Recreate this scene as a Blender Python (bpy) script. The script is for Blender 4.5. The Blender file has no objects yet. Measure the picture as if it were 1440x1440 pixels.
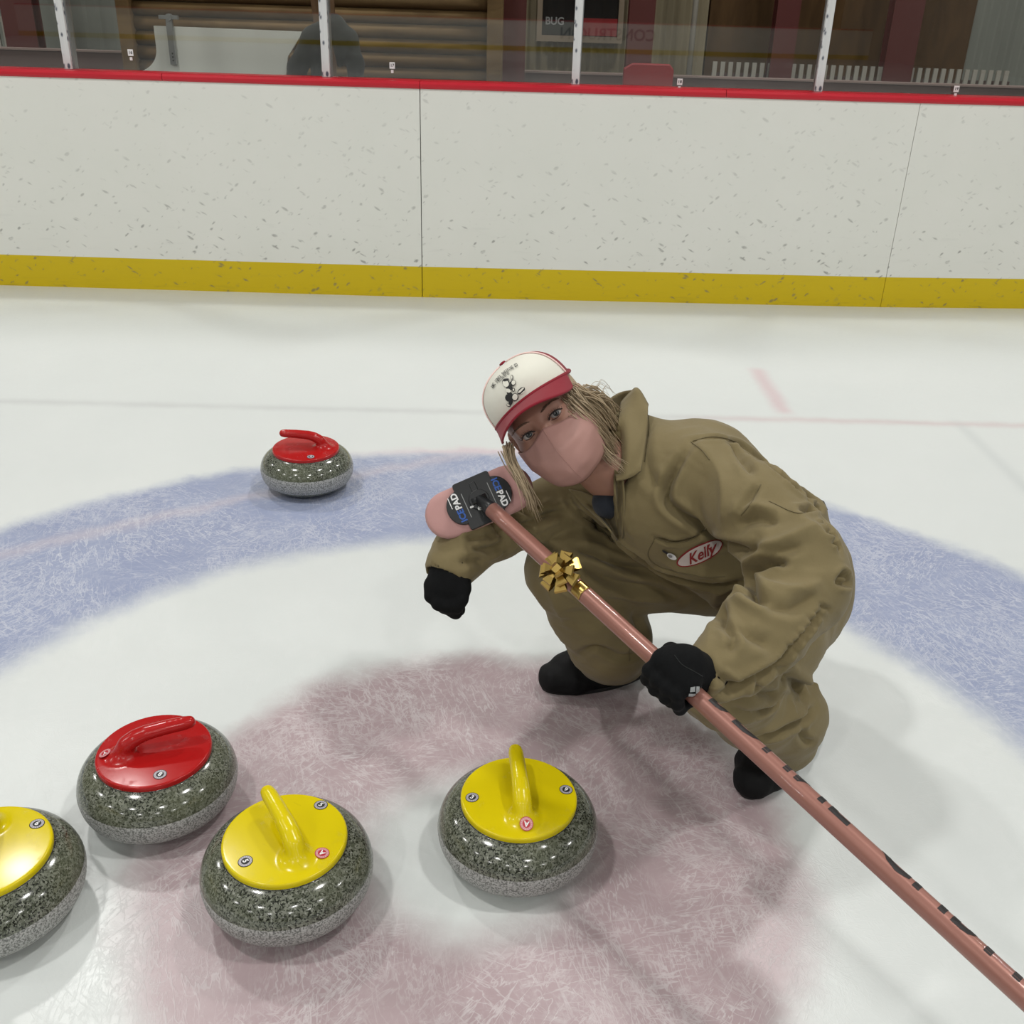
import bpy, bmesh, math, random
import numpy as np
from mathutils import Vector, Matrix, noise
from mathutils.bvhtree import BVHTree
R = math.radians
random.seed(7); rng = np.random.default_rng(7)
scene = bpy.context.scene
COL = scene.collection
# ------------------------------------------------------------------ camera
FPX = 1401.4; CAMP = np.array([0, 0, 1.3767]); PITCH = .46716; ROLL = .03177
_fw = np.array([0, math.cos(PITCH), -math.sin(PITCH)]); _r0 = np.array([1., 0, 0]); _u0 = np.cross(_r0, _fw)
CR = math.cos(ROLL)*_r0 + math.sin(ROLL)*_u0
CU = -math.sin(ROLL)*_r0 + math.cos(ROLL)*_u0
CF = _fw
def ray(x, y): return CF + CR*(x-720)/FPX - CU*(y-720)/FPX
def at(x, y, d): return CAMP + d*ray(x, y)
def atY(x, y, Y):
    d = ray(x, y); return CAMP + d*(Y-CAMP[1])/d[1]
def atZ(x, y, Z):
    d = ray(x, y); return CAMP + d*(Z-CAMP[2])/d[2]
cd = bpy.data.cameras.new('camera'); cam = bpy.data.objects.new('camera', cd); COL.objects.link(cam)
cd.sensor_fit = 'HORIZONTAL'; cd.sensor_width = 36; cd.lens = 36*FPX/1440; cd.clip_start = .05; cd.clip_end = 200
cam.matrix_world = Matrix(((CR[0], CU[0], -CF[0], CAMP[0]), (CR[1], CU[1], -CF[1], CAMP[1]), (CR[2], CU[2], -CF[2], CAMP[2]), (0, 0, 0, 1)))
scene.camera = cam
# ------------------------------------------------------------------ materials
def srgb(*c):
    if len(c) == 1: c = [int(c[0][i:i+2], 16) for i in (0, 2, 4)]
    return tuple(((v/255)/12.92 if v/255 <= .04045 else ((v/255+.055)/1.055)**2.4) for v in c) + (1,)
def mat(name, color, rough=.5, metal=0, spec=.5, coat=0, sheen=0, trans=0):
    m = bpy.data.materials.new(name); m.use_nodes = True
    b = m.node_tree.nodes['Principled BSDF']
    b.inputs['Base Color'].default_value = color; b.inputs['Roughness'].default_value = rough
    b.inputs['Metallic'].default_value = metal; b.inputs['Specular IOR Level'].default_value = spec
    b.inputs['Coat Weight'].default_value = coat; b.inputs['Sheen Weight'].default_value = sheen
    return m
class NT:
    def __init__(s, m): s.m = m; s.t = m.node_tree; s.b = s.t.nodes['Principled BSDF']; s.n = s.t.nodes; s.l = s.t.links
    def new(s, t, **kw):
        n = s.n.new(t)
        for k, v in kw.items():
            if k.startswith('_'): n.inputs[int(k[1:])].default_value = v
            elif k.startswith('i_'): n.inputs[k[2:].replace('_', ' ')].default_value = v
            else: setattr(n, k, v)
        return n
    def link(s, a, b): s.l.new(a, b)
    def math(s, op, a, b=None, c=None, clamp=False):
        n = s.n.new('ShaderNodeMath'); n.operation = op; n.use_clamp = clamp
        for i, v in enumerate((a, b, c)):
            if v is None: continue
            if isinstance(v, (int, float)): n.inputs[i].default_value = v
            else: s.l.new(v, n.inputs[i])
        return n.outputs[0]
    def mix(s, f, a, b, blend='MIX'):
        n = s.n.new('ShaderNodeMix'); n.data_type = 'RGBA'; n.blend_type = blend
        for i, v in ((0, f), (6, a), (7, b)):
            if isinstance(v, (int, float, tuple)): n.inputs[i].default_value = v
            else: s.l.new(v, n.inputs[i])
        return n.outputs[2]
    def ramp(s, f, pts, interp='LINEAR'):
        n = s.n.new('ShaderNodeValToRGB'); n.color_ramp.interpolation = interp
        e = n.color_ramp.elements
        while len(e) < len(pts): e.new(.5)
        for q, (p, c) in zip(e, pts): q.position = p; q.color = c if isinstance(c, tuple) else (c, c, c, 1)
        s.l.new(f, n.inputs[0]); return n.outputs[0]
    def smooth(s, v, a, b):
        n = s.n.new('ShaderNodeMapRange'); n.interpolation_type = 'SMOOTHSTEP'
        s.l.new(v, n.inputs[0]); n.inputs[1].default_value = a; n.inputs[2].default_value = b; return n.outputs[0]
    def coord(s, scale=(1, 1, 1), rot=(0, 0, 0), kind='Object'):
        t = s.n.new('ShaderNodeTexCoord'); mp = s.n.new('ShaderNodeMapping')
        if any(rot): mp.vector_type = 'TEXTURE'; scale = tuple(1/v for v in scale)
        mp.inputs['Scale'].default_value = scale; mp.inputs['Rotation'].default_value = rot
        s.l.new(t.outputs[kind], mp.inputs[0]); return mp.outputs[0]
    def noise(s, vec, scale, detail=4, rough=.5, dist=0):
        n = s.n.new('ShaderNodeTexNoise'); n.inputs['Scale'].default_value = scale; n.inputs['Detail'].default_value = detail
        n.inputs['Roughness'].default_value = rough; n.inputs['Distortion'].default_value = dist
        s.l.new(vec, n.inputs['Vector']); return n.outputs['Fac']
    def voro(s, vec, scale, feature='F1', out='Distance', rnd=1):
        n = s.n.new('ShaderNodeTexVoronoi'); n.feature = feature; n.inputs['Scale'].default_value = scale
        n.inputs['Randomness'].default_value = rnd
        s.l.new(vec, n.inputs['Vector']); return n.outputs[out]
    def bump(s, h, strength=.3, dist=.002):
        n = s.n.new('ShaderNodeBump'); n.inputs['Strength'].default_value = strength; n.inputs['Distance'].default_value = dist
        s.l.new(h, n.inputs['Height']); s.l.new(n.outputs[0], s.b.inputs['Normal'])

def M_ice():
    m = mat('ice', (.8, .82, .81, 1), .38, spec=.4); t = NT(m)
    co = t.coord()
    sep = t.new('ShaderNodeSeparateXYZ'); t.link(co, sep.inputs[0]); X, Y = sep.outputs[0], sep.outputs[1]
    cx, cy = -.053, 1.349
    wob = t.math('MULTIPLY', t.math('SUBTRACT', t.noise(co, 9, 5, .65), .5), .09)
    wob2 = t.math('MULTIPLY', t.math('SUBTRACT', t.noise(co, 2.2, 2, .5), .5), .05)
    def dist(px, py):
        dx = t.math('SUBTRACT', X, px); dy = t.math('SUBTRACT', Y, py)
        return t.math('SQRT', t.math('ADD', t.math('MULTIPLY', dx, dx), t.math('MULTIPLY', dy, dy)))
    d0 = dist(cx, cy); d = t.math('ADD', t.math('ADD', d0, wob), wob2)
    # fibrous frost streaks in several directions
    fib = None
    for i, (a, sc) in enumerate(((.15, 1), (.95, 1.15), (-.6, .9), (1.7, 1.2), (-1.2, .8))):
        v = t.coord(scale=(10*sc, 44*sc, 1), rot=(0, 0, a))
        n = t.noise(v, 1, 3, .6, .35)
        n = t.math('SUBTRACT', 1, t.smooth(t.math('ABSOLUTE', t.math('SUBTRACT', n, .5)), .0, .030))
        n = t.math('MULTIPLY', n, t.smooth(t.noise(t.coord(scale=(4, 4, 1), rot=(0, 0, a+i)), 1, 3), .42, .62))
        fib = n if fib is None else t.math('MAXIMUM', fib, n)
    cloud = t.smooth(t.noise(co, 3.2, 6, .62, .4), .3, .75)
    frost = t.math('ADD', t.math('MULTIPLY', fib, .44), t.math('MULTIPLY', t.smooth(t.noise(co, 26, 6, .75, .8), .5, .8), .4), clamp=True)
    far = t.smooth(Y, 1.6, 3.2)   # strokes read finer further up the sheet (the ice there is more worn)
    base = t.mix(t.noise(co, 1.3, 4, .55), (.57, .60, .59, 1), (.655, .68, .662, 1))
    blue = t.mix(t.noise(co, 4.5, 5, .6), (.185, .225, .375, 1), (.32, .36, .49, 1))
    red = t.mix(t.noise(co, 4.0, 5, .6, .5), (.265, .175, .190, 1), (.45, .345, .36, 1))
    blm = t.math('MULTIPLY', t.smooth(d, 1.14, 1.27), t.math('SUBTRACT', 1, t.smooth(d, 1.78, 1.88)))
    rdm = t.math('MULTIPLY', t.smooth(d, .13, .26), t.math('SUBTRACT', 1, t.smooth(d, .55, .66)))
    col = t.mix(t.math('MULTIPLY', blm, .92), base, blue)
    col = t.mix(t.math('MULTIPLY', rdm, .9), col, red)
    def band(val, c, w, soft=.02, nz=None):
        a = t.math('ABSOLUTE', t.math('SUBTRACT', val, c))
        return t.math('SUBTRACT', 1, t.smooth(a, w-soft, w+soft))
    n3 = t.noise(co, 5, 3)
    # old hockey markings under the ice
    yb = t.math('SUBTRACT', Y, t.math('MULTIPLY', X, .022))
    l1 = t.math('MULTIPLY', band(t.math('ADD', yb, t.math('MULTIPLY', wob, .5)), 3.566, .022, .03), t.math('ADD', t.math('MULTIPLY', n3, .5), .25))
    lc = t.mix(t.smooth(X, .5, 1.0), (.45, .46, .46, 1), (.50, .36, .37, 1))
    col = t.mix(l1, col, lc)
    l2 = t.math('MULTIPLY', t.math('MULTIPLY', band(t.math('ADD', X, t.math('MULTIPLY', wob, .4)), 1.05, .03, .03), band(Y, 3.93, .27, .04)), .6)
    col = t.mix(l2, col, (.56, .38, .41, 1))
    l3 = t.math('MULTIPLY', t.math('MULTIPLY', band(X, 1.71, .022, .025), band(Y, 3.2, .42, .1)), .38)
    col = t.mix(l3, col, (.45, .48, .48, 1))
    arc = t.math('MULTIPLY', band(t.math('ADD', dist(4.937, -6.242), wob), 10.695, .025, .035), .45)
    col = t.mix(t.math('MULTIPLY', arc, blm), col, (.52, .45, .47, 1))
    rim = t.math('MULTIPLY', band(d, 1.85, .02, .03), t.math('MULTIPLY', t.smooth(X, -.75, -.1), t.math('SUBTRACT', 1, t.smooth(X, .35, .5))))
    col = t.mix(t.math('MULTIPLY', rim, .5), col, (.62, .42, .47, 1))
    tint = t.math('MAXIMUM', blm, rdm)
    fr = t.math('MULTIPLY', frost, t.math('ADD', t.math('MULTIPLY', tint, .55), .22))
    col = t.mix(fr, col, (.70, .70, .70, 1))
    t.link(col, t.b.inputs['Base Color'])
    t.link(t.math('ADD', t.math('MULTIPLY', frost, .3), .3), t.b.inputs['Roughness'])
    t.bump(t.math('ADD', frost, t.math('MULTIPLY', cloud, .5)), .12, .002)
    return m
def M_board():
    m = mat('board_plastic', (.74, .74, .68, 1), .42, spec=.35); t = NT(m)
    co = t.coord(); sep = t.new('ShaderNodeSeparateXYZ'); t.link(co, sep.inputs[0]); X, Z = sep.outputs[0], sep.outputs[2]
    mask = None
    for sc, th, ro in (((11, 1, 30), .30, .5), ((16, 1, 34), .28, -.7), ((7, 1, 15), .16, .2), ((22, 1, 13), .26, 1.1)):
        v = t.coord(scale=sc, rot=(0, ro, 0))
        q = t.voro(v, 1); n = t.noise(v, 1.3, 2)
        k = t.math('MULTIPLY', t.math('SUBTRACT', 1, t.smooth(q, th*.4, th)), t.smooth(n, .51, .64))
        mask = k if mask is None else t.math('MAXIMUM', mask, k)
    low = t.math('SUBTRACT', 1, t.smooth(Z, .15, .75))
    wear = t.math('MULTIPLY', mask, t.math('ADD', t.math('MULTIPLY', low, .42), .22))
    cl = t.noise(co, 2.4, 5, .6)
    white = t.mix(cl, (.69, .70, .645, 1), (.76, .755, .71, 1))
    smear = t.smooth(t.noise(t.coord(scale=(2, 1, 14)), 2.5, 5, .65), .55, .8)
    white = t.mix(t.math('MULTIPLY', smear, t.math('MULTIPLY', low, .25)), white, (.5, .5, .47, 1))
    ym = t.math('SUBTRACT', 1, t.smooth(Z, .1605, .1625))
    grime = t.smooth(t.noise(t.coord(scale=(3, 1, 30)), 2.0, 5, .7), .5, .78)
    gl = t.math('SUBTRACT', 1, t.smooth(Z, .0, .06))
    yel = t.mix(t.math('MULTIPLY', grime, t.math('ADD', .15, t.math('MULTIPLY', gl, .6))), (.60, .44, .005, 1), (.33, .24, .02, 1))
    col = t.mix(ym, white, yel)
    col = t.mix(wear, col, (.12, .12, .11, 1))
    t.link(col, t.b.inputs['Base Color']); t.bump(cl, .05, .002)
    return m
def M_granite():
    m = mat('granite', (.3, .3, .28, 1), .14, spec=.5, coat=0); t = NT(m)
    co = t.coord(); sep = t.new('ShaderNodeSeparateXYZ'); t.link(co, sep.inputs[0]); Z = sep.outputs[2]
    n1 = t.noise(co, 190, 3, .7); n2 = t.noise(co, 300, 2, .6); c = t.voro(co, 200, out='Color')
    sp = t.new('ShaderNodeSeparateColor'); t.link(c, sp.inputs[0])
    g = t.mix(sp.outputs[0], (.06, .067, .046, 1), (.20, .21, .17, 1))
    g = t.mix(t.smooth(n1, .58, .68), g, (.29, .295, .26, 1))
    g = t.mix(t.smooth(n2, .52, .58), g, (.012, .014, .010, 1))
    g = t.mix(t.smooth(t.noise(co, 9, 3), .35, .7), g, t.mix(.45, g, (.13, .14, .085, 1)))
    # the bush-hammered striking band
    a = t.math('ABSOLUTE', t.math('SUBTRACT', Z, .0535)); bm = t.math('SUBTRACT', 1, t.smooth(a, .0230, .0250))
    lg = t.mix(t.smooth(n2, .40, .62), (.46, .46, .45, 1), (.15, .155, .145, 1))
    g = t.mix(t.math('MULTIPLY', bm, .85), g, lg)
    t.link(g, t.b.inputs['Base Color'])
    t.link(t.math('ADD', t.math('MULTIPLY', bm, .36), .13), t.b.inputs['Roughness'])
    return m
def M_plastic(name, c, c2):
    m = mat(name, c, .22, spec=.32); t = NT(m); co = t.coord()
    n = t.smooth(t.noise(co, 22, 5, .65), .52, .75)
    sc = t.smooth(t.noise(t.coord(scale=(12, 130, 20), rot=(0, 0, .5)), 1, 3, .6, .6), .66, .72)
    t.link(t.mix(t.math('MULTIPLY', t.math('MAXIMUM', n, sc), .35), c, c2), t.b.inputs['Base Color'])
    t.link(t.math('ADD', t.math('MULTIPLY', n, .2), .2), t.b.inputs['Roughness']); return m
def M_cloth(name, c1, c2, scale=900, bump=.25, rough=.85, sheen=.1):
    m = mat(name, c1, rough, spec=.2, sheen=sheen); t = NT(m); co = t.coord()
    t.link(t.mix(t.noise(co, 14, 4, .6), c1, c2), t.b.inputs['Base Color'])
    w = t.noise(co, scale, 2, .5); f = t.noise(co, 70, 4, .6, .5)
    t.bump(t.math('ADD', t.math('MULTIPLY', w, .3), f), bump, .0025); return m
def M_wood(name, c1, c2, sx=(1, 1, 1)):
    m = mat(name, c1, .7, spec=.2); t = NT(m); co = t.coord(scale=sx)
    t.link(t.mix(t.smooth(t.noise(co, 2, 6, .6, .6), .3, .7), c1, c2), t.b.inputs['Base Color']); return m
M = dict(
 ice=M_ice(), board=M_board(), granite=M_granite(),
 red=M_plastic('red_plastic', (.38, .010, .010, 1), (.25, .012, .012, 1)), yellow=M_plastic('yellow_plastic', (.63, .505, .003, 1), (.42, .33, .01, 1)),
 cap_rail=mat('red_rail', (.50, .010, .024, 1), .30), seam=mat('seam_dark', (.05, .05, .04, 1), .7), seam_light=mat('seam_light', (.47, .47, .42, 1), .7),
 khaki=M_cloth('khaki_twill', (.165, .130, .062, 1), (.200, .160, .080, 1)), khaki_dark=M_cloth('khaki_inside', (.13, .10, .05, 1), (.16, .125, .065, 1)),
 thread=mat('thread', (.12, .095, .045, 1), .9),
 black_fleece=M_cloth('black_fleece', (.002, .0022, .0026, 1), (.004, .0045, .005, 1), 500, .4, .9, 0), black_rubber=M_cloth('black_overboot', (.003, .003, .0035, 1), (.006, .006, .0065, 1), 300, .3, .7, 0),
 navy=M_cloth('navy_shirt', (.018, .022, .032, 1), (.03, .035, .045, 1)),
 skin=mat('skin', (.33, .165, .115, 1), .5), lip=mat('lip', (.4, .12, .1, 1), .5), eyewhite=mat('eye_white', (.34, .30, .28, 1), .2), iris=mat('iris', (.035, .038, .04, 1), .12), pupil=mat('pupil', (.004, .004, .004, 1), .1),
 brow=mat('eyebrow', (.09, .05, .03, 1), .8), lash=mat('lash', (.02, .012, .01, 1), .8),
 mask=M_cloth('mask_satin', (.37, .205, .175, 1), (.40, .225, .195, 1), 1200, .08, .5, 0),
 capwhite=M_cloth('cap_foam', (.68, .67, .58, 1), (.72, .71, .63, 1), 1500, .1), capred=M_cloth('cap_brim', (.20, .008, .018, 1), (.23, .009, .022, 1), 1500, .1, .7), piping=mat('piping', (.85, .62, .58, 1), .6),
 ink=mat('ink', (.012, .012, .012, 1), .6), white=mat('white_print', (.75, .75, .75, 1), .5), grey=mat('grey_print', (.30, .31, .31, 1), .5),
 sticker_grey=mat('sticker_grey', (.42, .40, .44, 1), .35), sticker_red=mat('sticker_red', (.42, .015, .03, 1), .35), sticker_pink=mat('sticker_pink', (.62, .32, .33, 1), .35),
 blue=mat('blue_print', (.02, .10, .42, 1), .4), patch_white=mat('patch_white', (.52, .45, .42, 1), .8), patch_red=mat('patch_red', (.22, .012, .012, 1), .8),
 rose=mat('rose_metal_tube', (.29, .128, .098, 1), .42, .3, coat=.3), rose_dark=mat('tube_print', (.006, .003, .003, 1), .5), holder=mat('black_holder', (.010, .011, .012, 1), .38),
 pad=M_cloth('pink_pad', (.42, .225, .21, 1), (.50, .29, .27, 1), 700, .15, .6), chrome=mat('chrome', (.7, .7, .68, 1), .25, 1), gold=mat('gold_foil', (.42, .29, .085, 1), .28, .95),
 post=mat('post', (.62, .62, .62, 1), .5), log=M_wood('log_wood', (.11, .066, .028, 1), (.19, .122, .055, 1), (1, 1, 6)), trunk=M_wood('trunk_wood', (.10, .055, .03, 1), (.17, .10, .055, 1), (6, 6, 1)),
 sheet=mat('white_sheet', (.84, .84, .78, 1), .45), steelred=mat('red_steel', (.085, .012, .011, 1), .5), ledge=mat('brown_ledge', (.085, .045, .038, 1), .6), ledge_top=mat('ledge_top', (.26, .19, .17, 1), .5),
 cover=M_cloth('dark_cover', (.012, .013, .013, 1), (.028, .03, .028, 1), 200, .3), metal=mat('grey_metal', (.32, .33, .33, 1), .4, .7), hallwall=mat('hall_wall', (.42, .40, .36, 1), .8), ceiling=mat('hall_ceiling', (.5, .5, .5, 1), .8),
 darkwood=M_wood('dark_wood', (.055, .028, .010, 1), (.09, .048, .018, 1), (5, 1, 1)), beige=mat('beige_frame', (.27, .21, .15, 1), .6), darkglass=mat('dark_glass', (.012, .015, .018, 1), .1), redchair=mat('red_vinyl', (.30, .02, .025, 1), .4), lamp=mat('lamp_body', (.5, .5, .5, 1), .5), strip=mat('clear_strip', (.6, .6, .6, 1), .3),
)
m = M['post']; t = NT(m)
sp_ = t.voro(t.coord(scale=(40, 40, 24)), 1); nn = t.noise(t.coord(scale=(30, 30, 14)), 1.5, 2)
t.link(t.mix(t.math('MULTIPLY', t.math('SUBTRACT', 1, t.smooth(sp_, .2, .4)), t.smooth(nn, .4, .52)), t.mix(t.noise(t.coord(scale=(60, 60, 3)), 1, 3), (.52, .53, .54, 1), (.68, .68, .67, 1)), (.06, .07, .10, 1)), t.b.inputs['Base Color'])
m = M['strip']
def M_corr(name, c1, c2, freq):
    m = mat(name, c1, .6, spec=.2); t = NT(m); co = t.coord(); s = t.new('ShaderNodeSeparateXYZ'); t.link(co, s.inputs[0])
    t.link(t.mix(t.noise(t.coord(scale=(5, 1, 1)), 1.5, 4), c1, c2), t.b.inputs['Base Color']); return m
M['corr'] = M_corr('corrugated_beige', (.20, .165, .105, 1), (.27, .235, .16, 1), 10)
M['corr_grey'] = M_corr('corrugated_grey', (.16, .17, .15, 1), (.23, .24, .21, 1), 10)
M['slat'] = M_corr('pale_slat', (.33, .31, .27, 1), (.40, .38, .33, 1), 10)
# glass: thin clear pane
m = bpy.data.materials.new('clear_pane'); m.use_nodes = True; nt = m.node_tree; nt.nodes.remove(nt.nodes['Principled BSDF'])
o_ = nt.nodes['Material Output']; tr = nt.nodes.new('ShaderNodeBsdfTransparent'); gl = nt.nodes.new('ShaderNodeBsdfGlossy'); mx = nt.nodes.new('ShaderNodeMixShader'); fz = nt.nodes.new('ShaderNodeFresnel')
tr.inputs[0].default_value = (.93, .94, .93, 1); gl.inputs['Roughness'].default_value = .015; fz.inputs[0].default_value = 2.25
ge = nt.nodes.new('ShaderNodeNewGeometry'); mm = nt.nodes.new('ShaderNodeMath'); mm.operation = 'MULTIPLY'; sb = nt.nodes.new('ShaderNodeMath'); sb.operation = 'SUBTRACT'; sb.inputs[0].default_value = 1; nt.links.new(ge.outputs['Backfacing'], sb.inputs[1]); nt.links.new(fz.outputs[0], mm.inputs[0]); nt.links.new(sb.outputs[0], mm.inputs[1]); nt.links.new(mm.outputs[0], mx.inputs[0]); nt.links.new(tr.outputs[0], mx.inputs[1]); nt.links.new(gl.outputs[0], mx.inputs[2]); nt.links.new(mx.outputs[0], o_.inputs[0])
M['glass'] = m
# ------------------------------------------------------------------ object helpers
def link(name, me, m, parent=None, smooth=False):
    ms = m if isinstance(m, (list, tuple)) else [m]
    for q in ms: me.materials.append(q)
    if smooth:
        me.polygons.foreach_set('use_smooth', [True]*len(me.polygons))
    o = bpy.data.objects.new(name, me); COL.objects.link(o)
    if parent is not None: o.parent = parent; o.matrix_parent_inverse = parent.matrix_world.inverted()
    return o
def tag(o, label=None, cat=None, group=None, kind=None):
    for k, v in (('label', label), ('category', cat), ('group', group), ('kind', kind)):
        if v: o[k] = v
    return o
def empty(name, loc, rz=0):
    o = bpy.data.objects.new(name, None); COL.objects.link(o); o.empty_display_size = .05
    o.matrix_world = Matrix.Translation(Vector([float(v) for v in loc])) @ Matrix.Rotation(rz, 4, 'Z'); return o
def pymesh(name, V, F):
    me = bpy.data.meshes.new(name); me.from_pydata([tuple(map(float, v)) for v in V], [], [tuple(map(int, f)) for f in F]); me.update(); return me
class MB:
    def __init__(s): s.V = []; s.F = []; s.I = []
    def add(s, V, F, mi=0):
        n = len(s.V); s.V += [tuple(map(float, v)) for v in V]; s.F += [tuple(int(i)+n for i in f) for f in F]; s.I += [mi]*len(F); return s
    def box(s, lo, hi, mi=0, M4=None):
        x0, y0, z0 = lo; x1, y1, z1 = hi
        V = [Vector(v) for v in ((x0, y0, z0), (x1, y0, z0), (x1, y1, z0), (x0, y1, z0), (x0, y0, z1), (x1, y0, z1), (x1, y1, z1), (x0, y1, z1))]
        if M4 is not None: V = [M4 @ v for v in V]
        return s.add(V, [(0, 3, 2, 1), (4, 5, 6, 7), (0, 1, 5, 4), (1, 2, 6, 5), (2, 3, 7, 6), (3, 0, 4, 7)], mi)
    def tube(s, pts, rad, n=12, mi=0, cap=True):
        P = [np.array(p, float) for p in pts]; rad = rad if hasattr(rad, '__len__') else [rad]*len(P)
        T = [P[min(i+1, len(P)-1)]-P[max(i-1, 0)] for i in range(len(P))]; T = [v/(np.linalg.norm(v)+1e-12) for v in T]
        a = np.cross(T[0], [0, 0, 1]); a = a if np.linalg.norm(a) > .1 else np.cross(T[0], [1, 0, 0]); a = a/np.linalg.norm(a)
        V = []
        for p, tt, r in zip(P, T, rad):
            a = a-tt*(a@tt); a = a/np.linalg.norm(a); b = np.cross(tt, a)
            for k in range(n): q = 2*math.pi*k/n; V.append(p+r*(math.cos(q)*a+math.sin(q)*b))
        F = [(i*n+k, i*n+(k+1) % n, (i+1)*n+(k+1) % n, (i+1)*n+k) for i in range(len(P)-1) for k in range(n)]
        if cap: F += [tuple(range(n-1, -1, -1)), tuple((len(P)-1)*n+k for k in range(n))]
        return s.add(V, F, mi)
    def lathe(s, prof, n=48, mi=0, M4=None):
        V = []; 
        for r, z in prof:
            for k in range(n): q = 2*math.pi*k/n; V.append(Vector((r*math.cos(q), r*math.sin(q), z)))
        if M4 is not None: V = [M4 @ v for v in V]
        F = [(i*n+k, i*n+(k+1) % n, (i+1)*n+(k+1) % n, (i+1)*n+k) for i in range(len(prof)-1) for k in range(n)]
        F += [tuple(range(n-1, -1, -1)), tuple((len(prof)-1)*n+k for k in range(n))]
        return s.add(V, F, mi)
    def prism(s, poly, fn, th, mi=0):
        """poly 2D outline; fn(x,y,h)->world point; th thickness"""
        n = len(poly); V = [fn(x, y, 0) for x, y in poly]+[fn(x, y, th) for x, y in poly]
        return s.add(V, [tuple(range(n-1, -1, -1)), tuple(range(n, 2*n))]+[(i, (i+1) % n, n+(i+1) % n, n+i) for i in range(n)], mi)
    def mesh(s, name='m'):
        me = pymesh(name, s.V, s.F)
        return me
    def build(s, name, m, parent=None, smooth=False, bevel=0):
        o = link(name, s.mesh(name), m, parent, smooth)
        if isinstance(m, (list, tuple)): o.data.polygons.foreach_set('material_index', s.I)
        if bevel:
            b = o.modifiers.new('bevel', 'BEVEL'); b.width = bevel; b.segments = 2; b.limit_method = 'ANGLE'
        return o
def text2d(s, size, bold=0, shear=0, cell=None):
    c = bpy.data.curves.new('t', 'FONT'); c.body = s; c.size = size; c.offset = bold; c.shear = shear; c.align_x = 'CENTER'; c.align_y = 'CENTER'; c.resolution_u = 3
    o = bpy.data.objects.new('t', c); COL.objects.link(o); dg = bpy.context.evaluated_depsgraph_get()
    me = bpy.data.meshes.new_from_object(o.evaluated_get(dg)); bm = bmesh.new(); bm.from_mesh(me)
    bmesh.ops.triangulate(bm, faces=bm.faces[:])
    if cell:
        for _ in range(3):
            es = [e for e in bm.edges if e.calc_length() > cell]
            if not es: break
            bmesh.ops.subdivide_edges(bm, edges=es, cuts=1); bmesh.ops.triangulate(bm, faces=bm.faces[:])
    V = [(v.co.x, v.co.y) for v in bm.verts]; F = [tuple(v.index for v in f.verts) for f in bm.faces]
    bm.free(); bpy.data.objects.remove(o); bpy.data.curves.remove(c); bpy.data.meshes.remove(me)
    return V, F
def poly2d(poly, cell):
    """fill + grid-cut a 2D outline so that it can be wrapped on a surface"""
    bm = bmesh.new(); vs = [bm.verts.new((x, y, 0)) for x, y in poly]; bm.faces.new(vs)
    xs = [p[0] for p in poly]; ys = [p[1] for p in poly]
    for lo, hi, ax in ((min(xs), max(xs), 0), (min(ys), max(ys), 1)):
        k = lo+cell
        while k < hi:
            co = Vector((k, 0, 0)) if ax == 0 else Vector((0, k, 0)); no = Vector((1, 0, 0)) if ax == 0 else Vector((0, 1, 0))
            bmesh.ops.bisect_plane(bm, geom=bm.verts[:]+bm.edges[:]+bm.faces[:], plane_co=co, plane_no=no); k += cell
    bmesh.ops.triangulate(bm, faces=bm.faces[:]); bm.verts.index_update()
    V = [(v.co.x, v.co.y) for v in bm.verts]; F = [tuple(v.index for v in f.verts) for f in bm.faces]; bm.free(); return V, F
def ell(cx, cy, rx, ry, a=0, n=28):
    ca, sa = math.cos(a), math.sin(a)
    return [(cx+rx*math.cos(q)*ca-ry*math.sin(q)*sa, cy+rx*math.cos(q)*sa+ry*math.sin(q)*ca) for q in (2*math.pi*k/n for k in range(n))]
def xf2(VF, cx, cy, a, s=1, flip=True):
    ca, sa = math.cos(a), math.sin(a); V, F = VF
    return [(cx+s*(x*ca-y*sa), cy-s*(x*sa+y*ca) if flip else cy+s*(x*sa+y*ca)) for x, y in V], F
def bvh_of(o):
    dg = bpy.context.evaluated_depsgraph_get(); e = o.evaluated_get(dg); me = e.to_mesh(); mw = o.matrix_world
    V = [mw @ v.co for v in me.vertices]; F = [tuple(p.vertices) for p in me.polygons]; e.to_mesh_clear()
    return BVHTree.FromPolygons(V, F)
def hit(bvh, x, y):
    d = Vector(ray(x, y)).normalized(); h = bvh.ray_cast(Vector(CAMP), d); return h
def decal(mb, bvh, VF, mi=0, off=.0012):
    """wrap a flat outline onto the surface it lies on"""
    V, F = VF; P = []
    for x, y in V:
        h = hit(bvh, x, y)
        P.append(None if h[0] is None else h[0]+(h[1] if h[1].dot(Vector(CF)) < 0 else -h[1])*off)
    ok = [f for f in F if all(P[i] is not None for i in f) and max((P[f[i]]-P[f[i-1]]).length for i in range(len(f))) < .03]
    used = sorted({i for f in ok for i in f}); mp = {i: k for k, i in enumerate(used)}
    W = [P[i] for i in used]; G = [tuple(mp[i] for i in f) for f in ok]; H = []
    for f in G:
        a, b, c = (W[i] for i in f[:3]); n = (b-a).cross(c-a); H.append(f if n.dot(Vector(CF)) < 0 else f[::-1])
    mb.add(W, H, mi)
def catmull(P, n):
    P = np.array(P, float)
    if len(P) < 2: return P
    Q = np.vstack([2*P[0]-P[1], P, 2*P[-1]-P[-2]]); out = []
    for i in range(len(P)-1):
        a, b, c, d = Q[i:i+4]
        for k in range(n):
            u = k/n; out.append(.5*((2*b)+(-a+c)*u+(2*a-5*b+4*c-d)*u*u+(-a+3*b-3*c+d)*u**3))
    out.append(P[-1]); return np.array(out)
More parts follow.
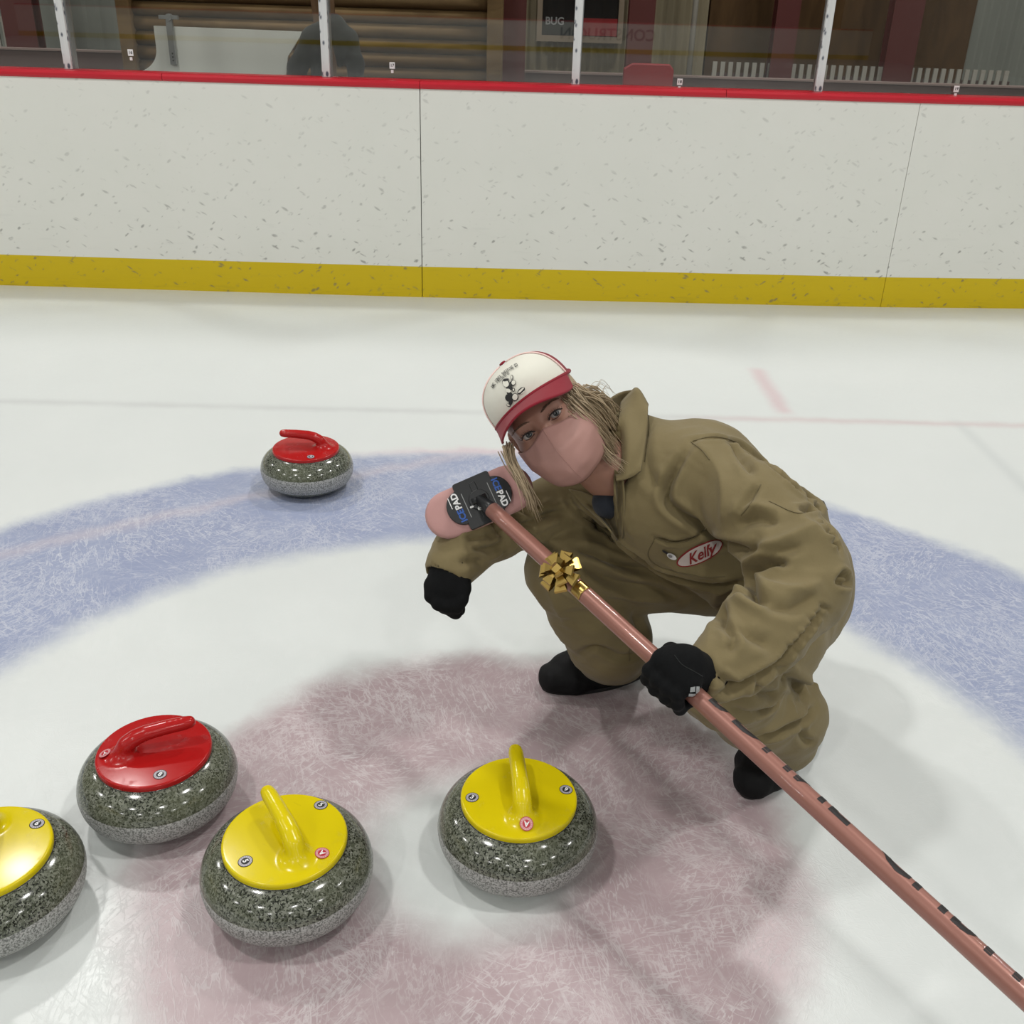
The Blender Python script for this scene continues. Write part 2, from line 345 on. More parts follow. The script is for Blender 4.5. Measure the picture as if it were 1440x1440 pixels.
def sheet(name, rows, m, th, parent=None, n=6, world=False, off=0):
    """smooth cloth sheet through a grid of points, thickened"""
    G = np.array([[q if world else at(*q) for q in r] for r in rows], float)
    A = np.array([catmull(r, n) for r in G]); B = np.array([catmull(A[:, j], n) for j in range(A.shape[1])]).transpose(1, 0, 2)
    h, w = B.shape[:2]
    F = [(i*w+j, i*w+j+1, (i+1)*w+j+1, (i+1)*w+j) for i in range(h-1) for j in range(w-1)]
    o = link(name, pymesh(name, B.reshape(-1, 3), F), m, parent, True)
    s = o.modifiers.new('thick', 'SOLIDIFY'); s.thickness = th; s.offset = off
    return o
# ------------------------------------------------------------------ implicit surfaces
def cone(a, b, ra, rb, k=None):
    a = np.array(a, float); b = np.array(b, float); ba = b-a; L2 = ba@ba
    def f(P):
        pa = P-a; h = np.clip((pa@ba)/L2, 0, 1); return np.linalg.norm(pa-h[..., None]*ba, axis=-1)-(ra+(rb-ra)*h)
    r = max(ra, rb); return f, np.minimum(a, b)-r, np.maximum(a, b)+r, k
def ellip(c, ax, rad, k=None):
    c = np.array(c, float); A = np.array(ax, float); rad = np.array(rad, float)
    def f(P):
        q = (P-c)@A.T; k0 = np.linalg.norm(q/rad, axis=-1); k1 = np.linalg.norm(q/(rad*rad), axis=-1)
        return k0*(k0-1)/(k1+1e-9)
    r = rad.max(); return f, c-r, c+r, k
I3 = np.eye(3)
def chain(pts, k=None): return [cone(pts[i][0], pts[i+1][0], pts[i][1], pts[i+1][1], k) for i in range(len(pts)-1)]
class Field:
    def __init__(s, lo, hi, h):
        s.lo = np.array(lo, float); s.h = h; s.n = np.ceil((np.array(hi)-s.lo)/h).astype(int)+1
        s.D = np.full(s.n, .08, np.float32)
    def like(s):
        o = Field.__new__(Field); o.lo = s.lo; o.h = s.h; o.n = s.n; o.D = np.full(s.n, .08, np.float32); return o
    def sub(s, lo, hi, pad):
        i0 = np.clip(np.floor((lo-pad-s.lo)/s.h).astype(int), 0, s.n-1); i1 = np.clip(np.ceil((hi+pad-s.lo)/s.h).astype(int)+1, 1, s.n)
        g = [s.lo[a]+s.h*np.arange(i0[a], i1[a]) for a in range(3)]
        return tuple(slice(i0[a], i1[a]) for a in range(3)), np.stack(np.meshgrid(*g, indexing='ij'), -1)
    def union(s, prims, k=.02):
        for f, lo, hi, kk in prims:
            kk = kk or k; sl, P = s.sub(lo, hi, kk+.03)
            if 0 in P.shape[:3]: continue
            d = f(P); D = s.D[sl]; h = np.clip(kk-np.abs(D-d), 0, None)/kk
            s.D[sl] = np.minimum(D, d)-h*h*kk*.25
        return s
    def cut(s, prims, k=.008):
        for f, lo, hi, kk in prims:
            sl, P = s.sub(lo, hi, k+.03)
            if 0 in P.shape[:3]: continue
            d = -f(P); D = s.D[sl]; h = np.clip(k-np.abs(D-d), 0, None)/k
            s.D[sl] = np.maximum(D, d)+h*h*k*.25
        return s
    def merge(s, o, k=.015):
        h = np.clip(k-np.abs(s.D-o.D), 0, None)/k; s.D = np.minimum(s.D, o.D)-h*h*k*.25; return s
    def nets(s, iters=2):
        D = s.D; S = D < 0; c = np.zeros(tuple(s.n-1), np.int8); sl = [slice(None, -1), slice(1, None)]
        for a in (0, 1):
            for b in (0, 1):
                for d in (0, 1): c += S[sl[a], sl[b], sl[d]]
        mask = (c > 0) & (c < 8); ijk = np.argwhere(mask); idx = -np.ones(mask.shape, np.int64); idx[mask] = np.arange(len(ijk))
        cor = [(a, b, d) for a in (0, 1) for b in (0, 1) for d in (0, 1)]; val = {q: D[ijk[:, 0]+q[0], ijk[:, 1]+q[1], ijk[:, 2]+q[2]] for q in cor}
        acc = np.zeros((len(ijk), 3)); cnt = np.zeros(len(ijk))
        for q in cor:
            for ax in range(3):
                if q[ax]: continue
                p = list(q); p[ax] = 1; p = tuple(p); v0, v1 = val[q], val[p]; mm = (v0 < 0) != (v1 < 0)
                u = np.where(mm, v0/np.where(mm, v0-v1, 1), 0); pos = np.tile(np.array(q, float), (len(ijk), 1)); pos[:, ax] += u
                acc[mm] += pos[mm]; cnt[mm] += 1
        V = s.lo+s.h*(ijk+acc/cnt[:, None]); F = []
        for ax in range(3):
            a1, a2 = (ax+1) % 3, (ax+2) % 3
            s0 = [slice(None)]*3; s1 = [slice(None)]*3; s0[ax] = slice(None, -1); s1[ax] = slice(1, None)
            A, B = S[tuple(s0)], S[tuple(s1)]; e = np.argwhere(A != B); e = e[(e[:, a1] > 0) & (e[:, a2] > 0) & (e[:, a1] < s.n[a1]-1) & (e[:, a2] < s.n[a2]-1)]
            ins = A[tuple(e.T)]
            def cell(o1, o2):
                q = e.copy(); q[:, a1] -= o1; q[:, a2] -= o2; return idx[tuple(q.T)]
            Q = np.stack([cell(1, 1), cell(0, 1), cell(0, 0), cell(1, 0)], 1); Q[~ins] = Q[~ins][:, ::-1]; F.append(Q)
        F = np.vstack(F); F = F[(F >= 0).all(1)]
        return smoothv(V, F, iters), F
def edges_of(F):
    E = np.vstack([F[:, [i, (i+1) % F.shape[1]]] for i in range(F.shape[1])]); return E
def smoothv(V, F, it, lam=.5):
    E = edges_of(F); n = len(V); cnt = np.bincount(E.ravel(), minlength=n)[:, None]
    for k in range(it*2):
        S = np.zeros_like(V)
        for a in range(3):
            S[:, a] = np.bincount(E[:, 0], V[E[:, 1], a], n)+np.bincount(E[:, 1], V[E[:, 0], a], n)
        V = V+(lam if k % 2 == 0 else -lam*.9)*(S/np.maximum(cnt, 1)-V)
    return V
def vnormals(V, F):
    a, b, c, d = (V[F[:, i]] for i in range(4)); n = np.cross(c-a, d-b); N = np.zeros_like(V)
    for i in range(4):
        for ax in range(3): N[:, ax] += np.bincount(F[:, i], n[:, ax], len(V))
    return N/(np.linalg.norm(N, axis=1)[:, None]+1e-12)
def crease(V, N, bvh, lines):
    """sculpt folds: lines of (points, width, amp); amp<0 valley. points are found on the cloth surface"""
    disp = np.zeros(len(V))
    for pts, w, amp in lines:
        P = []; w = w*.85
        for x, y in catmull(pts, 6):
            h = hit(bvh, x, y)
            if h[0] is not None: P.append(np.array(h[0]))
        if len(P) < 2: continue
        best = np.full(len(V), 9.); P = np.array(P); lo, hi = P.min(0)-w*3, P.max(0)+w*3
        sel = np.where(((V > lo) & (V < hi)).all(1))[0]; v = V[sel]; bd = np.full(len(sel), 9.); tt = np.zeros(len(sel))
        for i in range(len(P)-1):
            a, b = P[i], P[i+1]; ba = b-a; L = ba@ba
            if L < 1e-10 or L > .006: continue
            h = np.clip(((v-a)@ba)/L, 0, 1); dd = np.linalg.norm(v-a-h[:, None]*ba, axis=1); mm = dd < bd; bd[mm] = dd[mm]; tt[mm] = (i+h[mm])/(len(P)-1)
        q = (bd/w)**1.35; taper = np.clip(np.sin(np.pi*np.clip(tt, .04, .96))*1.6, 0, 1)
        disp[sel] += amp*taper*(np.exp(-q)-(.35*np.exp(-(bd/w-1.9)**2) if amp < 0 else 0))
    return disp
# ================================================================== SETTING
def struct(o): o['kind'] = 'structure'; return o
struct(MB().box((-18, -30.3, -.1), (18, 5.6, 0)).build('floor', M['ice']))
struct(MB().box((-18, 5.6, -.1), (18, 12.2, .0)).build('floor_walkway', M['ledge']))
BP = [(-18, 5.10), (-2.95, 5.193), (-.511, 5.2225), (1.948, 5.3175), (4.40, 5.52), (18, 7.2)]
def seg(i):
    a, b = np.array(BP[i]), np.array(BP[i+1]); L = np.linalg.norm(b-a); an = math.atan2(b[1]-a[1], b[0]-a[0])
    return a, b, L, Matrix.Translation((a[0], a[1], 0)) @ Matrix.Rotation(an, 4, 'Z')
# each board panel is a wall of its own; local x along the panel
names = ['wall_boards_far_left', 'wall_boards_left', 'wall_boards_middle', 'wall_boards_right', 'wall_boards_far_right']
for i, nm in enumerate(names):
    a, b, L, X = seg(i); X = X @ Matrix.Translation((0, .0, 0))
    mb = MB(); g = .004 if i in (1, 2) else .0012
    mb.box((g*.5 if i != 1 else 0, 0, .0), (L-g*.5, .03, 1.0225)); o = mb.build(nm, M['board']); o.matrix_world = X; struct(o)
    if i == 0: pass
# dark gap behind joints (backing frame)
mb = MB()
for i in range(5):
    a, b, L, X = seg(i); mb.box((0, .031, 0), (L, .06, 1.02), M4=X)
struct(mb.build('trim_1', M['seam']))
mb = MB()     # red cap rail, rounded front edge
prof = [(.005, -.004), (-.006, -.003), (-.012, .006), (-.012, .018), (-.004, .028), (.010, .032), (.13, .032), (.13, -.004)]
rails = [(-18, -1.75), (-1.75, -.511), (-.511, .98), (.98, 4.4), (4.4, 18)]
def board_y(x):
    for (x0, y0), (x1, y1) in zip(BP[:-1], BP[1:]):
        if x <= x1: return y0+(y1-y0)*(x-x0)/(x1-x0)
    return BP[-1][1]
for k, (x0, x1) in enumerate(rails):
    xs = [x0+.0012]+[p[0] for p in BP if x0+.01 < p[0] < x1-.01]+[x1-.0012]; V = []; n = len(prof)
    for x in xs: V += [(x, board_y(x)+py, 1.023+pz) for py, pz in prof]
    F = [(i*n+j, (i+1)*n+j, (i+1)*n+(j+1) % n, i*n+(j+1) % n) for i in range(len(xs)-1) for j in range(n)]+[tuple(range(n)), tuple((len(xs)-1)*n+j for j in range(n-1, -1, -1))]
    mb.add(V, F)
o = struct(mb.build('trim_2', M['cap_rail']))
# white strip under the kick plate joint line & lip
# glass posts and panes
posts = [-4.66, -3.44, -2.222, -.972, .243, 1.447, 2.67, 3.89]
def gy(x): return board_y(x)+.075
for k, x in enumerate(posts):
    e = tag(empty('glass_post', (x, gy(x), 1.055)), ['white aluminium glass post beyond the left edge, leftmost of all', 'white aluminium glass post at far left end of boards', 'scuffed white glass post left of the white curved sheet', 'scuffed white glass post in front of the dark draped cover', 'scuffed white glass post in front of the dark framed window', 'scuffed white glass post right of the window, over the right board panel', 'white glass post at far right end of boards', 'white aluminium glass post beyond the right edge, rightmost of all'][k], 'post', 'posts holding the rink glass')
    MB().box((-.019, -.022, 0), (.019, .0, 1.9)).build('face_plate', M['post'], e, bevel=.003).location = (0, 0, 0)
    p = MB().box((-.012, .0, 0), (.024, .05, 1.9)).build('channel', M['metal'], e)
for o in list(COL.objects):
    if o.name.startswith(('face_plate', 'channel')): o.matrix_parent_inverse = Matrix.Identity(4)
for k in range(len(posts)-1):
    x0, x1 = posts[k]+.02, posts[k+1]-.02
    mb = MB(); mb.box((0, 0, 0), (1, .012, 1)); V = [(x0+(x1-x0)*v[0], gy(x0+(x1-x0)*v[0])+.004+v[1], 1.056+v[2]*1.88) for v in mb.V]; mb.V = V
    struct(mb.build('window_%d' % (k+1), M['glass']))
# small numbered tags on the glass
for k, (x, y, s, lab) in enumerate(((183.5, 74, '16', 'small white numbered tag on glass beside the log wall end'), (551.5, 92, '17', 'small white numbered tag on glass before the log siding'), (956, 115, '18', 'small white numbered tag on glass above the right rail joint'), (1345, 125, '19', 'small white numbered tag on glass at the far right'))):
    p = atY(x, y, gy(atY(x, y, 5.3)[0])-.001); e = MB().box((-.013, -.001, -.0145), (.013, .0, .0145)).build('number_tag', M['white']); e.location = p; tag(e, lab, 'tag', None)
    V, F = text2d(s, .019, .0005); MB().add([(a, -.0016, b) for a, b in V], F).build('number', M['ink'], e).matrix_parent_inverse = Matrix.Identity(4)
    MB().box((-.006, -.004, -.034), (.006, .0, -.02)).build('clip', M['white'], e).matrix_parent_inverse = Matrix.Identity(4)
# ---------------- behind the glass
def wbox(x0, x1, y0, y1, z0, z1, m, name, parent=None, bevel=0): return MB().box((x0, y0, z0), (x1, y1, z1)).build(name, m, parent, bevel=bevel)
# log wall: half-round logs stacked
mb = MB(); z = 0.0; random.seed(3)
while z < 2.6:
    pts = []; n = 10
    V = []; x0, x1 = -2.66, -.26
    for xx in (x0, x1):
        for k in range(n+1): q = -math.pi/2+math.pi*k/n; V.append((xx, 7.5-.055*math.cos(q), z+.045+.045*math.sin(q)))
        V.append((xx, 7.62, z+.09)); V.append((xx, 7.62, z))
    N = n+3; F = [(j, j+1, N+j+1, N+j) for j in range(N-1)]+[(N-1, 0, N, 2*N-1), tuple(range(N-1, -1, -1)), tuple(range(N, 2*N))]
    mb.add(V, F); z += .0905
e = tag(empty('log_wall', (-1.45, 7.5, 0)), 'brown horizontal log siding wall behind the glass', 'log wall')
mb.build('log_siding', M['log'], e, True)
wbox(-2.75, -2.655, 7.40, 7.65, 0, 2.6, M['log'], 'corner_post', e, .01); wbox(-.27, -.165, 7.40, 7.65, 0, 2.6, M['log'], 'corner_post', e, .01)
# red steel columns
for k, (x, w, lab) in enumerate(((-.095, .085, 'dark red steel column beside the right end of log wall'), (.845, .095, 'dark red steel column right of the framed window'), (1.92, .085, 'dark red steel column just left of the right white glass post'), (2.80, .11, 'dark red steel column at the far right in front of dark wood'), (-3.80, .12, 'dark red steel column at the far left behind the fence'))):
    Y = 7.7 if k == 0 else 8.3
    e = tag(empty('steel_column', (x, Y, 0)), lab, 'column', 'red steel columns behind the glass')
    wbox(x-w, x+w, Y-.06, Y-.045, 0, 3.2, M['steelred'], 'front_flange', e); wbox(x-.02, x+.02, Y-.045, Y+.06, 0, 3.2, M['steelred'], 'web', e)
    wbox(x-w, x+w, Y+.06, Y+.075, 0, 3.2, M['steelred'], 'rear_flange', e)
def corr(name, x0, x1, Y, z0, z1, m, pitch=.075, amp=.018, parent=None):
    V = []; x = x0; pr = []
    k = 0
    while x < x1: pr.append((x, Y+(0 if (k//2) % 2 else amp))); x += pitch*(.35 if k % 2 else .15); k += 1
    n = len(pr); V = [(a, b, z0) for a, b in pr]+[(a, b, z1) for a, b in pr]+[(a, Y+.1, z0) for a, b in (pr[0], pr[-1])]+[(a, Y+.1, z1) for a, b in (pr[0], pr[-1])]
    F = [(i, i+1, n+i+1, n+i) for i in range(n-1)]+[(2*n, 2*n+2, 2*n+3, 2*n+1), (0, n, 2*n+2, 2*n), (n-1, 2*n+1, 2*n+3, 2*n-1)]
    return MB().add(V, F).build(name, m, parent)
struct(corr('wall_back_middle', -.25, 1.45, 8.85, 0, 3.6, M['corr'], .09))
struct(wbox(1.45, 3.55, 8.9, 9.0, 0, 3.6, M['darkwood'], 'wall_back_wood'))
struct(corr('wall_back_right', 3.55, 6.5, 8.9, 0, 3.6, M['corr_grey'], .12))
struct(corr('wall_back_left', -8, -2.4, 9.3, 0, 3.6, M['corr_grey'], .25, .03))
# low brown ledge walls with pale top edge
for k, (x0, x1, y, z, lab) in enumerate(((-.15, 6.5, 7.95, .975, 'long low brown wall behind the glass, right of the log wall'), (-8, -2.78, 7.95, 1.02, 'long low brown wall behind the glass, left of the log wall'))):
    e = tag(empty('low_wall', ((x0+x1)/2, y, 0)), lab, 'low wall'); wbox(x0, x1, y, y+.12, 0, z-.01, M['ledge'], 'wall_body', e); wbox(x0, x1, y-.01, y+.13, z-.01, z+.002, M['ledge_top'], 'top_edge', e)
# framed window on the back wall
e = tag(empty('framed_window', (.41, 8.82, 1.4)), 'dark window in a pale wooden frame behind the glass', 'window')
wbox(.115, .715, 8.80, 8.83, 1.20, 1.95, M['darkglass'], 'pane', e)
mb = MB(); mb.box((.075, 8.775, 1.155), (.755, 8.83, 1.20)); mb.box((.075, 8.775, 1.20), (.115, 8.83, 1.99)); mb.box((.715, 8.775, 1.20), (.755, 8.83, 1.99)); mb.box((.115, 8.775, 1.95), (.715, 8.83, 1.99)); mb.build('frame', M['beige'], e)
V, F = text2d('BUG', .075, .002); MB().add([(a+.215, 8.797, b+1.30) for a, b in V], F).build('lettering', M['grey'], e)
wbox(.40, .71, 8.785, 8.80, 1.205, 1.33, M['redchair'], 'red_notice', e)
# white slatted fence pieces low on the right and left
mb = MB(); x = 1.42
while x < 3.7: mb.box((x, 8.32, .5), (x+.032, 8.34, 1.065)); x += .06
e = tag(empty('slat_fence', (2.6, 8.33, .5)), 'pale vertical slat fence low behind the glass at right', 'fence'); mb.build('slats', M['slat'], e); wbox(1.42, 3.7, 8.342, 8.36, .95, .99, M['ledge'], 'rail', e)
mb = MB(); x = -4.45
while x < -3.95: mb.box((x, 8.32, .5), (x+.03, 8.34, 1.22)); x += .06
e = tag(empty('slat_fence', (-4.2, 8.33, .5)), 'pale short slat fence at the far left behind glass', 'fence'); mb.build('slats', M['slat'], e); wbox(-4.45, -3.95, 8.342, 8.36, 1.18, 1.22, M['slat'], 'rail', e)
for x, lab in ((-3.52, 'thin pale pole left of the leftmost seen glass post'), (-3.02, 'thin pale pole between the left glass post and log wall'), (1.27, 'thin pale pole behind the glass, right of the second red column')):
    tag(MB().tube([(x, 8.5, 0), (x, 8.5, 3.2)], .022).build('thin_pole', M['slat'], None, True), lab, 'pole')
# white curved sheet leaning behind glass
pl = [(-2.10, 1.236), (-1.26, 1.230)]
z0 = .60; o2 = []
for q in range(0, 11): u = q/10; a = math.pi/2*u; o2.append((-2.10-.16*(1-math.cos(a)), 1.12-.13*math.sin(a)))
outl = [(-2.10, 1.236)]+o2+[(-2.26, .55), (-1.40, .55), (-1.375, 1.0), (-1.355, 1.10), (-1.26, 1.230)]
e = tag(empty('board_sheet', (-1.75, 6.2, .55)), 'large white sheet with a curved lower left edge behind the glass', 'sheet')
MB().prism(outl, lambda x, z, h: (x, 6.2+h, z), .02).build('sheet_panel', M['sheet'], e)
mb = MB(); mb.box((-2.02, 6.17, 1.04), (-1.985, 6.195, 1.27)); mb.build('bracket', M['metal'], e, bevel=.002)
mb = MB(); mb.box((-2.055, 6.165, 1.272), (-1.95, 6.195, 1.292)); mb.tube([(-2.0, 6.16, 1.282), (-2.0, 6.2, 1.282)], .018); mb.build('bracket_hook', M['metal'], e)
mb = MB()
for k in range(3): mb.tube([(-2.0, 6.166, 1.062+.018*k), (-2.0, 6.172, 1.062+.018*k)], .0045)
mb.build('bracket_holes', M['ink'], e)
for x in (-1.75, -2.1): MB().box((x, 6.222, 0), (x+.05, 6.27, .9)).build('stand_leg', M['metal'], e)
# rough log post and dark draped cover
tr_ = MB(); pts = [(-1.185+.01*math.sin(z*7), 6.45, z) for z in np.linspace(0, 2.4, 25)]; tr_.tube(pts, [.062+.008*math.sin(z*11)+.006*math.sin(z*23) for z in np.linspace(0, 2.4, 25)], 14)
tag(tr_.build('log_post', M['trunk'], None, True), 'rough brown log post standing behind the glass', 'post')
F_ = Field((-1.6, 5.85, .75), (-.7, 6.5, 1.6), .012)
def w6(x, y, Y=6.05): return atY(x, y, Y)
F_.union(chain([(w6(470, 35), .055), (w6(440, 55), .06), (w6(418, 95), .05), (w6(412, 150), .05)])+chain([(w6(470, 38), .055), (w6(490, 55), .05), (w6(500, 90), .045), (w6(500, 150), .045)])+chain([(w6(450, 50), .05), (w6(448, 80), .03), (w6(440, 150), .03)])+chain([(w6(478, 55), .05), (w6(478, 90), .018)]), .03)
V, F = F_.nets(); ob = link('draped_cover', pymesh('cv', V, F), M['cover'], None, True); tag(ob, 'dark grey draped cover hanging behind the glass below the log post', 'cover')
# red chair back and small dark object over ledge
e = tag(empty('red_chair', (.9, 7.6, .5)), 'low red chair back behind the glass near the second column', 'chair')
MB().prism([(.68, 1.03), (.74, 1.065), (1.0, 1.065), (1.03, 1.03), (1.03, .9), (.68, .9)], lambda x, z, h: (x, 7.6+h, z), .05).build('backrest', M['redchair'], e, bevel=.008)
mb = MB(); mb.box((.70, 7.60, .42), (1.02, 7.9, .47)); mb.build('seat', M['redchair'], e, bevel=.01)
mb = MB(); [mb.box((a, b, 0), (a+.03, b+.03, .42)) for a in (.71, .98) for b in (7.61, 7.86)]; mb.box((.71, 7.61, .42), (.74, 7.64, .95)); mb.box((.98, 7.61, .42), (1.01, 7.64, .95)); mb.build('legs', M['metal'], e)
# hall: ceiling, far walls, opposite boards (seen mirrored in the glass)
struct(MB().box((-18, -30.3, 7.5), (18, 12.3, 7.6)).build('ceiling', M['ceiling']))
struct(MB().box((-18, 12.2, 0), (18, 12.3, 7.5)).build('wall_north', M['darkwood']))
struct(MB().box((-18, -33.3, 0), (18, -33.2, 7.5)).build('wall_south', M['darkwood']))
struct(MB().box((-18.1, -33.3, 0), (-18, 12.3, 7.5)).build('wall_west', M['hallwall']))
struct(MB().box((18, -33.3, 0), (18.1, 12.3, 7.5)).build('wall_east', M['hallwall']))
struct(MB().box((-18, -30.2, 0), (18, -30.15, 1.02)).build('wall_boards_opposite', M['board']))
struct(MB().box((-18, -30.3, 1.02), (18, -30.13, 1.06)).build('trim_3', M['cap_rail']))
mb = MB()
for x, s in ((5.4, 'CONSTRUCTION'),):
    V, F = text2d(s, .55, .01); mb.add([(x-a, -30.14, .62+b) for a, b in V], F)
struct(mb.build('trim_4', M['grey']))
# lamps
LX = [-11, -3.9, 2.1, 9]; LY = [-25, -12.5, -5.5, .8, 6.55]  # row farthest behind the camera is added to brighten the mirrored opposite boards
for i, x in enumerate(LX):
    for j, y in enumerate(LY):
        ld = bpy.data.lights.new('bay_lamp', 'AREA'); ld.shape = 'DISK'; ld.size = .55; ld.energy = 205 if y < 6 else 250; ld.color = (1, .985, .955)
        lo = bpy.data.objects.new('bay_lamp', ld); COL.objects.link(lo); lo.location = (x+(.9 if j % 2 else 0), y, 6.9)
        MB().lathe([(.30, 6.93), (.31, 6.90), (.315, 6.95), (.20, 7.14), (.07, 7.22), (.03, 7.5)], 20).build('lamp_housing', M['lamp'], None, True).location = (x+(.9 if j % 2 else 0), y, 0)
for k, o in enumerate([o for o in COL.objects if o.name.startswith('lamp_housing')]): tag(o, 'grey round high bay lamp hanging from the hall ceiling', 'lamp', 'hall ceiling lamps')

# ================================================================== CURLING STONES
prof = [(.001, .006), (.055, .006), (.060, .0005), (.066, .0), (.074, .001), (.088, .0035), (.103, .0080), (.117, .0140), (.129, .0220), (.1370, .0310), (.1418, .0405), (.1440, .0500), (.1450, .0580), (.1448, .0640), (.1430, .0730), (.1395, .0820), (.1345, .0900), (.1275, .0975), (.1190, .1035), (.111, .1075), (.104, .1100), (.095, .1115), (.001, .1115)]
pp = catmull([(a, b, 0) for a, b in prof], 3)
granite_mesh = MB().lathe([(a*.993, b*1.115+.0035*math.sin(math.pi*min(1, b/.1115))*0) for a, b, _ in pp], 96).mesh('granite_body')
granite_mesh.materials.append(M['granite']); granite_mesh.polygons.foreach_set('use_smooth', [True]*len(granite_mesh.polygons))
# handle: domed disc with gooseneck grip pointing to +x
def hplate(P):
    r = np.linalg.norm(P[..., :2], axis=-1); top = .1215+.0035*np.clip(1-(r/.108)**2, 0, 1); z = P[..., 2]
    q = np.stack([r-.1050, np.abs(z-(top+.108)/2)-(top-.108)/2+.003], -1)
    return np.linalg.norm(np.clip(q, 0, None), axis=-1)+np.minimum(q.max(-1), 0)-.003
HF = Field((-.112, -.112, .106), (.112, .112, .182), .0022)
HF.union([(hplate, np.array([-.11, -.11, .106]), np.array([.11, .11, .13]), .001)])
HG = Field((-.112, -.112, .106), (.112, .112, .182), .0022)
def grip(x, z, w, h): return ((x, 0, z), w, h)
gp = [(-.060, .118, .014, .012), (-.056, .132, .0145, .012), (-.047, .146, .0145, .0115), (-.030, .1565, .014, .0105), (-.008, .1625, .0135, .0098), (.030, .1655, .013, .0095), (.072, .1668, .012, .0088)]
prs = []
for i in range(len(gp)-1):
    a, b = gp[i], gp[i+1]
    for k in range(4):
        u = k/4; v = (k+1)/4; A = [a[j]+(b[j]-a[j])*u for j in range(4)]; B = [a[j]+(b[j]-a[j])*v for j in range(4)]
        for s in (-1, 0, 1): prs.append(cone((A[0], s*(A[2]-A[3]), A[1]), (B[0], s*(B[2]-B[3]), B[1]), A[3], B[3]))
HG.union(prs, .006)
HG.union([ellip((-.060, 0, .119), I3, (.020, .020, .012))], .012)
HF.merge(HG, .018)
hv, hf = HF.nets(2)
handle_mesh = pymesh('handle', hv, hf); handle_mesh.polygons.foreach_set('use_smooth', [True]*len(hf))
ring_poly = [(.1085*math.cos(2*math.pi*k/72), .1085*math.sin(2*math.pi*k/72)) for k in range(72)]
hb = BVHTree.FromPolygons([tuple(v) for v in hv], [tuple(f) for f in hf])
def badge(kind, ch, mb_loc, parent, face):
    """sticker lying on the plate at local (x,y); face = local angle of the text's up direction"""
    x, y = mb_loc; h = hb.ray_cast(Vector((x, y, .3)), Vector((0, 0, -1))); z = h[0].z; nrm = h[1]
    if nrm.z < 0: nrm = -nrm
    ps = [(0, 0, z)]+[(.0115*math.cos(q), .0115*math.sin(q), hb.ray_cast(Vector((x+.0115*math.cos(q), y+.0115*math.sin(q), .3)), Vector((0, 0, -1)))[0].z) for q in np.linspace(0, 2*math.pi, 13)[:-1]]
    A_ = np.array([(p[0], p[1], 1) for p in ps]); zz_ = np.array([p[2] for p in ps]); sol = np.linalg.lstsq(A_, zz_, rcond=None)[0]
    nrm = Vector((-sol[0], -sol[1], 1)).normalized(); z = sol[2]+float((zz_-A_@sol).max())*.9
    q = Vector((0, 0, 1)).rotation_difference(nrm).to_matrix().to_4x4(); B = Matrix.Translation((x, y, z)) @ q
    mb = MB()
    def disc(r, off, mi, n=28): mb.add([B @ Vector((r*math.cos(2*math.pi*k/n), r*math.sin(2*math.pi*k/n), off)) for k in range(n)], [tuple(range(n))], mi)
    disc(.0125, .0006, 0); disc(.0112, .0008, 1); disc(.0072, .0010, 0)
    def txt(s, size, off, cx, cy, a, mi, bold=.0004):
        V, F = text2d(s, size, bold); ca, sa = math.cos(a), math.sin(a)
        mb.add([B @ Vector((cx+px*ca-py*sa, cy+px*sa+py*ca, off)) for px, py in V], F, mi)
    txt(ch, .0132, .0013, 0, 0, face-math.pi/2, 2)
    for k in range(16):
        a = 2*math.pi*k/16; txt('I', .0030, .0011, .0092*math.cos(a), .0092*math.sin(a), a-math.pi/2, 0, .0001)
    ms = [M['ink'], M['sticker_grey'], M['white']] if kind == 'k' else [M['sticker_red'], M['sticker_pink'], M['white']]
    o = mb.build('sticker', ms, None); o.parent = parent; return o
stones = [  # name px centre at widest, y(z=.06), grip angle, colour, label, badges: px positions (kind, char, x, y, up-angle world deg)
 (( .0281, 1.3497), 97, 'yellow', 'curling stone with yellow handle, nearest the kneeling person, standing alone on pink ice', [('k', '3', 664, 1121, 60), ('k', '9', 796, 1110, 60), ('r', 'A', 740, 1163, -95)]),
 ((-.3615, 1.2345), 124, 'yellow', 'yellow-handled curling stone beside the near red one, grip pointing up left', [('k', '5', 345, 1211, 30), ('k', '5', 454, 1129, 60), ('r', 'A', 453, 1200, -130)]),
 ((-.6490, 1.4413), 22, 'red', 'large near curling stone with red handle and stickers 8 and Y', [('k', '8', 225, 1089, 75), ('r', 'Y', 148, 1061, -60)]),
 ((-.6520, 2.8700), 182, 'red', 'small-looking distant red-handled curling stone standing on the blue ring', [('k', '4', 437, 642, 100)]),
 (None, -72, 'yellow', 'yellow-handled curling stone cut off by the left edge of the view', [('k', '6', 52, 1158, 75)])]
